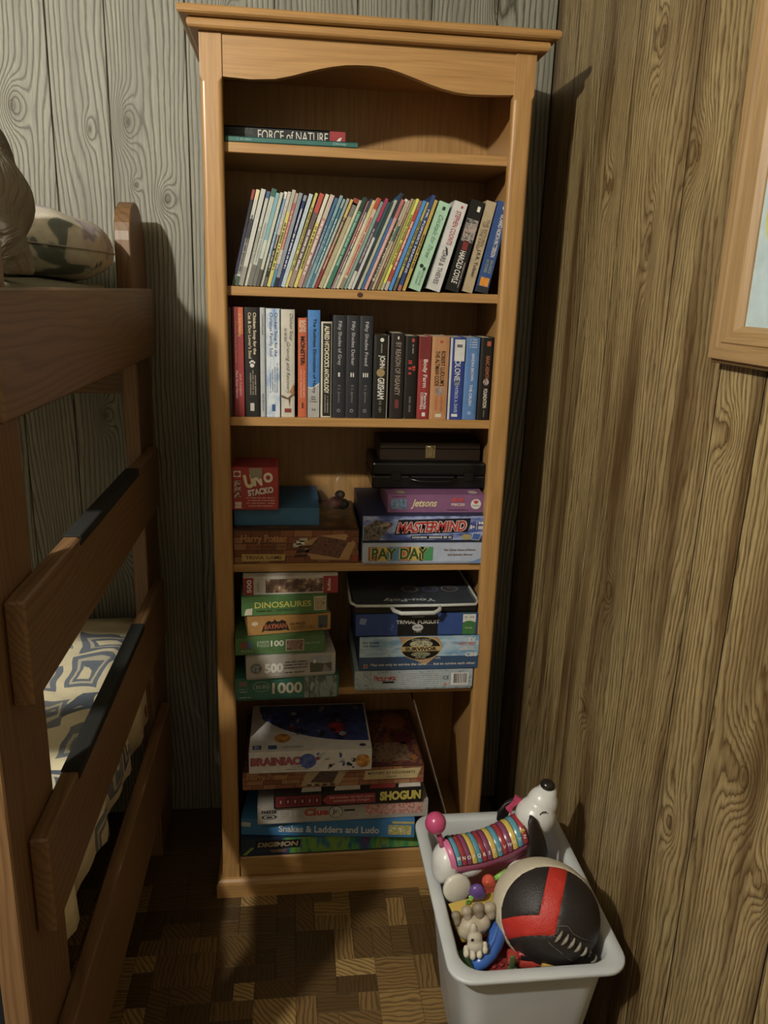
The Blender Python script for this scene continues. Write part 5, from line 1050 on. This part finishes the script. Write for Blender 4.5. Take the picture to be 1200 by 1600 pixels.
# ------------------------------------------------------------------ toy bin
def rrect(x0, x1, y0, y1, r, n=6):
    P = []
    for cx, cy, a in ((x1 - r, y1 - r, 0), (x0 + r, y1 - r, PI / 2), (x0 + r, y0 + r, PI), (x1 - r, y0 + r, 3 * PI / 2)):
        for k in range(n + 1): t = a + PI / 2 * k / n; P.append((cx + r * math.cos(t), cy + r * math.sin(t)))
    return P
BX0, BX1, BY0, BY1, BZ = 0.414, 0.714, -0.632, -0.216, 0.362
tb = thing('toy_bin', 'light grey translucent plastic storage bin full of toys', 'storage bin', ((BX0 + BX1) / 2, (BY0 + BY1) / 2, 0.0005))
cx, cy = (BX0 + BX1) / 2, (BY0 + BY1) / 2
def binshell():
    """thin-walled tapering tub with a flat rolled rim"""
    bm = bmesh.new(); rings = []
    def R(inset, r, z): return [bm.verts.new((x - cx, y - cy, z)) for x, y in rrect(BX0 + inset, BX1 - inset, BY0 + inset, BY1 - inset, r)]
    seq = [(0.062, 0.035, 0.0), (0.060, 0.040, 0.004), (0.024, 0.042, BZ - 0.03), (0.022, 0.042, BZ - 0.008), (0.002, 0.040, BZ - 0.009), (0.0, 0.040, BZ - 0.007), (0.0, 0.040, BZ - 0.002), (0.002, 0.039, BZ),
           (0.020, 0.040, BZ), (0.024, 0.038, BZ - 0.004), (0.0275, 0.037, BZ - 0.03), (0.063, 0.036, 0.008)]
    for s in seq: rings.append(R(*s))
    n = len(rings[0])
    for A, B in zip(rings[:-1], rings[1:]):
        for k in range(n): bm.faces.new((A[k], A[(k + 1) % n], B[(k + 1) % n], B[k]))
    bm.faces.new(rings[0][::-1]); bm.faces.new(rings[-1]); bmesh.ops.recalc_face_normals(bm, faces=bm.faces[:])
    b = NB('bin_plastic'); x, y, z, v = b.coords()
    col = b.mix(b.ramp(b.noise(v, 9, 2), [(0.35, (0, 0, 0, 1)), (0.65, (1, 1, 1, 1))]), C('adb2b4'), C('b8bcbc'))
    b.set(Base__Color=col, Roughness=0.38); b.b.inputs['Subsurface Weight'].default_value = 0.0
    o = obj('tub', bm, b.m, tb, True)
    return o
binshell()
def blob(name, parts, mat, parent=None, vox=None):
    bm = bmesh.new()
    for c, r, *rot in parts: ellipsoid(bm, c, r, 18, 12, rot[0] if rot else None)
    return obj(name, bm, mat, parent, True)
def join_blob(name, parts, mat, parent=None, vox=0.003):
    """one continuous skin over overlapping ellipsoids"""
    o = blob(name, parts, mat, parent)
    md = o.modifiers.new('skin', 'REMESH'); md.mode = 'VOXEL'; md.voxel_size = vox; md.use_smooth_shade = True
    m2 = o.modifiers.new('soft', 'SMOOTH'); m2.iterations = 4; m2.factor = 0.6
    return o
RX = lambda a: Matrix.Rotation(math.radians(a), 3, 'X')
RY = lambda a: Matrix.Rotation(math.radians(a), 3, 'Y')
RZ = lambda a: Matrix.Rotation(math.radians(a), 3, 'Z')
# support: a red tub toy filling the lower half of the bin
rt = thing('toy_tub', 'red plastic toy tub showing between the toys in the bin', 'toy', (0.56, -0.42, 0.0095))
nbox('tub_body', -0.075, 0.075, -0.13, 0.13, 0.0, 0.300, plastic('a8321f'), rt, 0.012, 3, True); nbox('tub_lid', -0.077, 0.077, -0.132, 0.132, 0.3005, 0.312, plastic('b83a24'), rt, 0.004, 2, True)

# --- striped alphabet dog
dog = thing('toy_dog', 'toy dachshund with rainbow striped back standing in the bin', 'toy dog', (0.52, -0.39, 0.335))
DW, DP, DK = plastic('dfdfdc', 0.3), plastic('d46a98', 0.35), plastic('2a2320', 0.5)
O = Vector((0.52, -0.39, 0.335))
def dl(x, y, z): return Vector((x, y, z)) - O
# path of the back from rump to neck
A0, A1 = dl(0.452, -0.402, 0.411), dl(0.600, -0.374, 0.436)
def spine(t): return A0.lerp(A1, t) + Vector((0, 0, -0.012 * math.sin(PI * t)))
def ring_tube(bm, t0, t1, r, n=20, a0=0.0, a1=2 * PI, k=4, bulge=0.0):
    ax = (A1 - A0).normalized(); s = ax.cross(Vector((0, 0, 1))).normalized(); u = s.cross(ax)
    rows = []
    for i in range(k + 1):
        t = t0 + (t1 - t0) * i / k; rr = r + bulge * math.sin(PI * i / k); c = spine(t)
        full = abs(a1 - a0 - 2 * PI) < 1e-6
        rows.append([bm.verts.new(c + rr * (math.cos(a0 + (a1 - a0) * j / n) * s + math.sin(a0 + (a1 - a0) * j / n) * u)) for j in range(n if full else n + 1)])
    for A, B in zip(rows[:-1], rows[1:]):
        for j in range(len(A) - (0 if full else 1)): bm.faces.new((A[j], A[(j + 1) % len(A)], B[(j + 1) % len(A)], B[j]))
    return rows
bm = bmesh.new(); rows = ring_tube(bm, -0.05, 1.0, 0.0325, 24, 0, 2 * PI, 12); bm.faces.new(rows[0]); bm.faces.new(rows[-1]); bmesh.ops.recalc_face_normals(bm, faces=bm.faces[:]); obj('belly', bm, DP, dog, True)
cols = ['4f9cb4', 'a82c34', '8a3f6a', 'd8b83c', '4f9cb4', 'a82c34', '8a3f6a', 'd8b83c', '4f9cb4', 'a82c34', '8a3f6a', 'd8b83c', '4f9cb4', 'a82c34']
nS = len(cols); LT = 'MNOPQRSTUVWXYZ'
bmb = bmesh.new(); ring_tube(bmb, 0.02, 0.97, 0.0338, 20, math.radians(6), math.radians(174), 10); obj('black_backing', bmb, plastic('1f1a1c'), dog, True)
ax = (A1 - A0).normalized(); sd = ax.cross(Vector((0, 0, 1))).normalized(); ud = sd.cross(ax)
LET = []
for k in range(nS):
    t0 = 0.03 + 0.93 * k / nS; t1 = 0.03 + 0.93 * (k + 0.9) / nS
    bm = bmesh.new(); ring_tube(bm, t0, t1, 0.0350, 20, math.radians(10), math.radians(170), 4, 0.0012); bmesh.ops.recalc_face_normals(bm, faces=bm.faces[:])
    st = obj('stripe_key', bm, plastic(cols[k], 0.3), dog, True)
    LET.append((LT[k], (t0 + t1) / 2, st))
for s_, t, st in LET:      # one letter on every key, low on the side that faces the room
    a = math.radians(30); nrm = math.cos(a) * sd + math.sin(a) * ud
    if nrm.y > 0: a = PI - a; nrm = math.cos(a) * sd + math.sin(a) * ud
    cu = bpy.data.curves.new('t', 'FONT'); cu.body = s_; cu.size = 0.0085; cu.resolution_u = 2; cu.align_x = 'CENTER'; cu.align_y = 'CENTER'; cu.offset = 0.0002
    o_ = bpy.data.objects.new('letter', cu); COL.objects.link(o_); bpy.context.view_layer.update()
    me = bpy.data.meshes.new_from_object(o_.evaluated_get(bpy.context.evaluated_depsgraph_get()))
    bpy.data.objects.remove(o_); bpy.data.curves.remove(cu)
    up_ = (Vector((0, 0, 1)) - nrm * nrm.z).normalized(); rt_ = up_.cross(nrm)
    P = spine(t) + nrm * 0.0368
    for v in me.vertices: v.co = P + rt_ * v.co.x + up_ * v.co.y
    me.materials.clear(); me.materials.append(WHITE); link(bpy.data.objects.new('letter', me), st)
join_blob('under_body', [(dl(0.560, -0.380, 0.398), (0.045, 0.026, 0.024), RY(-10)), (dl(0.590, -0.376, 0.408), (0.024, 0.024, 0.024))], DP, dog)
join_blob('rump', [(dl(0.480, -0.398, 0.388), (0.045, 0.028, 0.022)), (dl(0.447, -0.403, 0.400), (0.027, 0.035, 0.037)), (dl(0.440, -0.404, 0.388), (0.020, 0.030, 0.026))], DW, dog)
bm = bmesh.new(); tube(bm, [dl(0.440, -0.402, 0.430), dl(0.434, -0.400, 0.450), dl(0.428, -0.400, 0.466)], [0.0065, 0.005, 0.0045], 10); obj('tail_stem', bm, plastic('cf3f7a', 0.3), dog, True)
blob('tail_ball', [(dl(0.424, -0.400, 0.482), (0.0195, 0.0195, 0.0205))], plastic('d0407c', 0.28), dog)
join_blob('neck', [(dl(0.600, -0.372, 0.440), (0.020, 0.034, 0.030), RY(25)), (dl(0.610, -0.370, 0.452), (0.018, 0.026, 0.026))], plastic('d66f9c', 0.35), dog)
join_blob('head', [(dl(0.622, -0.370, 0.466), (0.039, 0.037, 0.036)), (dl(0.634, -0.366, 0.490), (0.030, 0.028, 0.032)), (dl(0.643, -0.362, 0.510), (0.019, 0.019, 0.018))], DW, dog, 0.0025)
blob('nose', [(dl(0.642, -0.364, 0.526), (0.0145, 0.0140, 0.0105), RY(15))], plastic('26201e', 0.25), dog)
def ear(pts, wd):
    """flat drooping ear: a tapering strip with thickness"""
    bm = bmesh.new(); R_ = []
    for (p, w2) in pts:
        p = Vector(p); tdir = Vector((0.35, -0.6, 0)).normalized(); sdir = Vector((0.86, 0.5, 0)).normalized()
        R_.append([bm.verts.new(p + sdir * w2 * math.cos(q) + tdir * 0.005 * math.sin(q)) for q in [2 * PI * i / 12 for i in range(12)]])
    for A, B in zip(R_[:-1], R_[1:]):
        for i in range(12): bm.faces.new((A[i], A[(i + 1) % 12], B[(i + 1) % 12], B[i]))
    bm.faces.new(R_[0]); bm.faces.new(R_[-1]); bmesh.ops.recalc_face_normals(bm, faces=bm.faces[:])
    return obj('ear', bm, DK, dog, True)
ear([(dl(0.600, -0.410, 0.494), 0.003), (dl(0.601, -0.413, 0.486), 0.011), (dl(0.607, -0.416, 0.464), 0.017), (dl(0.614, -0.418, 0.437), 0.021), (dl(0.619, -0.417, 0.410), 0.024), (dl(0.621, -0.415, 0.394), 0.021), (dl(0.621, -0.414, 0.386), 0.011)], 0)
ear([(dl(0.590, -0.338, 0.480), 0.003), (dl(0.580, -0.334, 0.472), 0.012), (dl(0.572, -0.332, 0.455), 0.018), (dl(0.570, -0.332, 0.436), 0.016), (dl(0.571, -0.332, 0.424), 0.006)], 0)
bw = obj('bow', prism(bmesh.new(), [(-0.016, -0.010), (-0.003, -0.002), (0.003, -0.003), (0.020, -0.006), (0.017, 0.010), (0.003, 0.003), (-0.003, 0.003), (-0.015, 0.004)], 'y', -0.004, 0.004), plastic('d0386a', 0.4), dog)
bw.location = dl(0.582, -0.352, 0.478); bw.rotation_euler = (0, math.radians(-48), 0)
# closed smiling eye and whisker dots
bm = bmesh.new(); tube(bm, [dl(0.6275 + 0.0075 * math.cos(t), -0.4000 + 0.0015 * abs(math.cos(t)), 0.487 + 0.0075 * math.sin(t)) for t in [math.radians(60 + 24 * k) for k in range(11)]], 0.0011, 6); obj('eye', bm, BLACK, dog, True)
blob('collar_tag', [(dl(0.588, -0.402, 0.457), (0.006, 0.003, 0.005))], plastic('d8a83c'), dog)
for xx, yy in ((0.462, -0.432), (0.585, -0.405)):
    bm = bmesh.new(); lathe(bm, [(0.0, -0.006), (0.022, -0.006), (0.0265, -0.003), (0.0265, 0.003), (0.022, 0.006), (0.0, 0.006)], 28, Matrix.Translation(dl(xx, yy - 0.008, 0.372)) @ Matrix.Rotation(math.radians(78), 4, 'X') @ Matrix.Rotation(math.radians(8), 4, 'Y')); obj('wheel', bm, plastic('d8d4c4', 0.4), dog, True)
# --- beads on a cord
bd = thing('bead_chain', 'purple, red and green chunky bead chain by the toy dog', 'toy beads', (0.50, -0.475, 0.385))
OB = Vector((0.50, -0.475, 0.385)); bl = lambda x, y, z: Vector((x, y, z)) - OB
join_blob('purple_bead', [(bl(0.490, -0.470, 0.389), (0.0145, 0.010, 0.016)), (bl(0.498, -0.470, 0.385), (0.009, 0.009, 0.012))], plastic('6a4a9c', 0.3), bd, 0.0022)
join_blob('red_bead', [(bl(0.511, -0.466, 0.407), (0.012, 0.010, 0.013)), (bl(0.507, -0.474, 0.411), (0.005, 0.004, 0.005)), (bl(0.519, -0.466, 0.403), (0.006, 0.008, 0.009))], plastic('d84a2c', 0.3), bd, 0.002)
bm = bmesh.new(); tube(bm, [bl(0.474, -0.470, 0.362), bl(0.474, -0.476, 0.374), bl(0.478, -0.476, 0.382), bl(0.486, -0.472, 0.386)], 0.0042, 8); tube(bm, [bl(0.522, -0.462, 0.406), bl(0.534, -0.460, 0.413), bl(0.546, -0.458, 0.420)], 0.0045, 8); obj('green_link', bm, plastic('7fc43c', 0.35), bd, True)
# --- football
B0 = Vector((0.601, -0.519, 0.385)); RB = 0.0845
ball = thing('football', 'black, red and white football with laces in the toy bin', 'ball', B0 - Vector((0, 0, RB)))
bB = Vector((-0.281, -0.697, 0.660)).normalized(); bU = (Vector((0, 0.271, 0.962)) - bB * bB.dot(Vector((0, 0.271, 0.962)))).normalized(); bR = bU.cross(bB)
Rm = Matrix((bR, bU, bB)).transposed()     # the attitude the ball rests in, its laces towards the room
long_ax = (Rm @ Vector((0.9, -0.35, 0.2))).normalized()
def leather(name, hexc):
    b = NB(name); x, y, z, v = b.coords(); vo = b.n('ShaderNodeTexVoronoi', Vector=v, Scale=420.0); b.bump(vo.outputs['Distance'], 0.35, 0.0012)
    sc = b.noise(v, 30, 4, 0.7); c = C(hexc)
    col = b.mix(b.ramp(sc, [(0.55, (0, 0, 0, 1)), (0.72, (0.35, 0.35, 0.35, 1))]), c, tuple(min(1, k * 1.7 + 0.03) for k in c[:3]) + (1,))
    return b.set(Base__Color=col, Roughness=0.55)
LB, LR, LW = leather('black_leather', '211c1b'), leather('red_leather', 'a8281f'), leather('white_leather', 'b8b09c')
bm = bmesh.new(); bmesh.ops.create_icosphere(bm, subdivisions=5, radius=1.0)
cuts = {'w': (Vector((0.30, -0.30, 0.905)).normalized(), 0.29)}
nv = Vector((0.97, -0.23, 0.02)).normalized(); nh = Vector((-0.10, 0.97, -0.22)).normalized()
s1, s2 = (nv, -0.09, 0.24), (nh, -0.60, -0.28)
def cut(n, d): bmesh.ops.bisect_plane(bm, geom=bm.verts[:] + bm.edges[:] + bm.faces[:], plane_co=n * d, plane_no=n, dist=1e-5)
for n, d in (cuts['w'], (nv, s1[1]), (nv, s1[2]), (nh, s2[1]), (nh, s2[2])): cut(n, d)
def region(c):
    if c.dot(cuts['w'][0]) < cuts['w'][1]: return 'white_panel'
    v_, h_ = c.dot(nv), c.dot(nh)
    if s2[1] < h_ < s2[2] and v_ < s1[2]: return 'red_stripe'
    if s1[1] < v_ < s1[2] and h_ >= s2[2]: return 'red_stripe'
    if h_ <= s2[1]: return 'black_panel_lower'
    return 'black_panel_left' if v_ < s1[1] else 'black_panel'
parts = {}
for f_ in bm.faces: parts.setdefault(region(f_.calc_center_median()), []).append([v.co.copy() for v in f_.verts])
for nm, fs in parts.items():
    b2 = bmesh.new()
    for vs in fs:
        b2.faces.new([b2.verts.new(v) for v in vs])
    bmesh.ops.remove_doubles(b2, verts=b2.verts[:], dist=1e-5)
    bnd = {v for e in b2.edges if e.is_boundary for v in e.verts}
    for v in b2.verts:
        c = Rm @ v.co; k = RB * (1 - (0.012 if v in bnd else 0.0)); c = c * k
        c += long_ax * (0.10 * c.dot(long_ax)); v.co = c + Vector((0, 0, RB))
    bmesh.ops.recalc_face_normals(b2, faces=b2.faces[:])
    obj(nm, b2, {'w': LW, 'r': LR, 'b': LB}[nm[0]], ball, True)
bm.free()
def on_ball(a, b, k=1.0):
    q = Vector((a, b, math.sqrt(max(0, 1 - a * a - b * b)))); c = (Rm @ q) * RB * k; c += long_ax * (0.10 * c.dot(long_ax)); return c + Vector((0, 0, RB))
for k in range(7):
    t = k / 6; a, b = 0.20 + 0.66 * t, -0.40 - 0.36 * t + 0.04 * math.sin(PI * t)
    if a * a + b * b > 0.93: a *= 0.97; b *= 0.95
    da, db = 0.07 * (1 - 0.3 * t), 0.105 * (1 - 0.3 * t)
    bm = bmesh.new(); tube(bm, [on_ball(a - da, b - db, 0.998), on_ball(a - da * 0.5, b - db * 0.5, 1.025), on_ball(a, b, 1.032), on_ball(a + da * 0.5, b + db * 0.5, 1.025), on_ball(a + da, b + db, 0.998)], [0.0012, 0.0024, 0.003, 0.0024, 0.0012], 8); obj('lace', bm, paint('8f8678', 0.7, 'cloth'), ball, True)
bm = bmesh.new(); tube(bm, [on_ball(a, b, 1.004) for a, b in ((0.20, -0.22), (0.36, -0.20), (0.46, -0.32), (0.62, -0.38), (0.78, -0.42), (0.86, -0.48))], 0.0007, 5); tube(bm, [on_ball(a, b, 1.004) for a, b in ((0.20, -0.22), (0.18, -0.34), (0.04, -0.42), (0.02, -0.52), (0.22, -0.66), (0.40, -0.78), (0.56, -0.80))], 0.0007, 5); obj('stitching', bm, paint('6a645c', 0.8), ball, True)
# --- small toys in front
yb = thing('toy_block', 'yellow plastic toy block lying under the beige animal', 'toy', (0.491, -0.487, 0.3270), (0, math.radians(-4), math.radians(10)))
nbox('block_body', -0.040, 0.044, -0.026, 0.026, 0.0, 0.036, plastic('d8b028', 0.35), yb, 0.006, 3, True); nbox('block_lip', -0.043, 0.047, -0.029, 0.029, 0.0362, 0.0405, plastic('d8b42c', 0.35), yb, 0.0015, 2, True)
BE = plastic('b8aa90', 0.5)
an = thing('toy_animal', 'beige rubber animal toy lying on its back with stubby feet', 'toy animal', (0.474, -0.525, 0.345))
OA = Vector((0.474, -0.525, 0.345)); al = lambda x, y, z: Vector((x, y, z)) - OA
join_blob('body', [(al(0.474, -0.522, 0.366), (0.026, 0.019, 0.019)), (al(0.462, -0.524, 0.360), (0.016, 0.016, 0.016)), (al(0.490, -0.522, 0.372), (0.014, 0.014, 0.014))], BE, an, 0.0025)
for k, (x, z_, rr) in enumerate(((0.444, 0.385, 0.0085), (0.462, 0.392, 0.0105), (0.482, 0.397, 0.0115), (0.502, 0.396, 0.0115))):
    join_blob('foot', [(al(x, -0.516, z_), (rr, rr * 0.9, rr * 0.9)), (al(x + 0.002, -0.520, z_ - 0.010), (rr * 0.7, rr * 0.7, 0.010))], plastic('8f8168' if k in (0, 2) else 'ab9c82', 0.5), an, 0.002)
cl = thing('toy_paw', 'pale cream toy claw with stubby toes on the blue ring', 'toy animal', (0.466, -0.568, 0.352))
OC = Vector((0.474, -0.565, 0.34)); c3 = lambda x, y, z: Vector((x, y, z)) - OC
join_blob('paw', [(c3(0.470, -0.562, 0.389), (0.007, 0.007, 0.012)), (c3(0.473, -0.565, 0.372), (0.013, 0.010, 0.016)), (c3(0.474, -0.568, 0.362), (0.015, 0.011, 0.012))], plastic('c4bda8', 0.5), cl, 0.002)
for x, y_, z_ in ((0.458, -0.574, 0.352), (0.468, -0.578, 0.350), (0.479, -0.578, 0.352), (0.489, -0.574, 0.357)):
    join_blob('toe', [(c3(x, y_, z_), (0.0055, 0.006, 0.0075)), (c3(x, y_ + 0.004, z_ + 0.006), (0.005, 0.005, 0.007))], plastic('cdc6b2', 0.5), cl, 0.0018)
bm = bmesh.new(); ellipsoid(bm, (0, 0, 0), (0.0028, 0.0015, 0.0028), 10, 8); e_ = obj('eye', bm, BLACK, cl, True); e_.location = c3(0.4665, -0.5735, 0.378)
br = thing('toy_ring', 'bright blue curved plastic toy wedged in front of the football', 'toy', (0.500, -0.555, 0.33))
OR = Vector((0.500, -0.555, 0.33)); rp = [Vector(p) - OR for p in ((0.524, -0.505, 0.352), (0.519, -0.520, 0.356), (0.512, -0.537, 0.357), (0.503, -0.553, 0.354), (0.491, -0.567, 0.350), (0.476, -0.577, 0.346), (0.462, -0.580, 0.343))]
bm = bmesh.new(); tube(bm, rp, [0.012, 0.014, 0.015, 0.015, 0.014, 0.013, 0.011], 12); obj('ring_body', bm, plastic('2f6ac8', 0.3), br, True)
bm = bmesh.new(); tube(bm, [p + Vector((-0.003, -0.004, 0.0135)) for p in rp[1:6]], [0.002, 0.0032, 0.0032, 0.0032, 0.002], 8); obj('ring_ridge', bm, plastic('3f7ad8', 0.3), br, True)
gr = thing('toy_leaf', 'dark green plastic toy piece at the left rim of the bin', 'toy', (0.454, -0.560, 0.315)); join_blob('leaf_body', [((0, 0, 0.012), (0.022, 0.026, 0.012)), ((0.006, 0.012, 0.018), (0.012, 0.012, 0.010))], plastic('2c4a26', 0.4), gr, 0.0025)
g2 = thing('toy_leaf', 'small olive green toy tab beneath the football', 'toy', (0.5265, -0.586, 0.338)); nbox('tab', -0.005, 0.005, -0.002, 0.002, 0.0, 0.024, plastic('4f6a3a', 0.4), g2, 0.0018, 2, True); nbox('tab_foot', -0.008, 0.008, -0.004, 0.004, -0.004, 0.0, plastic('4f6a3a', 0.4), g2, 0.001)
rc = thing('toy_car', 'red toy car with dark window at the front of the bin', 'toy car', (0.556, -0.568, 0.3226), (0, 0, math.radians(-12)))
nbox('car_body', -0.032, 0.032, -0.014, 0.014, 0.004, 0.020, plastic('b8301f', 0.3), rc, 0.005, 3, True); nbox('cabin', -0.016, 0.014, -0.012, 0.012, 0.0202, 0.033, plastic('a82a24', 0.3), rc, 0.004, 2, True); nbox('window', -0.011, 0.009, -0.0135, -0.0122, 0.0225, 0.031, plastic('2c2430', 0.15), rc, 0.0005)
for x in (-0.020, 0.020):
    for s in (-1, 1):
        bm = bmesh.new(); lathe(bm, [(0, -0.003), (0.0075, -0.003), (0.0075, 0.003), (0, 0.003)], 16, Matrix.Translation((x, s * 0.0155, 0.0078)) @ Matrix.Rotation(PI / 2, 4, 'X')); obj('wheel', bm, plastic('1f1c1c', 0.5), rc, True)
rb = thing('toy_brick', 'dark red toy brick near the front rim of the bin', 'toy brick', (0.512, -0.575, 0.3150), (0, 0, math.radians(12)))
nbox('brick_body', -0.024, 0.024, -0.012, 0.012, 0.0, 0.018, plastic('8a2420', 0.35), rb, 0.001)
for x in (-0.014, 0.0, 0.014): bm = bmesh.new(); lathe(bm, [(0, 0.0), (0.0045, 0.0), (0.0045, 0.0035), (0.004, 0.004), (0, 0.004)], 14, Matrix.Translation((x, 0, 0.0181))); obj('stud', bm, plastic('8a2420', 0.35), rb, True)
yl = thing('toy_brick', 'tiny yellow toy brick in front of the football', 'toy brick', (0.585, -0.592, 0.340)); nbox('brick_body', -0.010, 0.010, -0.005, 0.005, 0.0, 0.010, plastic('d0a830', 0.35), yl, 0.001)
for x in (-0.005, 0.005): bm = bmesh.new(); lathe(bm, [(0, 0.0), (0.003, 0.0), (0.003, 0.002), (0, 0.002)], 10, Matrix.Translation((x, 0, 0.0101))); obj('stud', bm, plastic('d0a830', 0.35), yl)

bake_text()
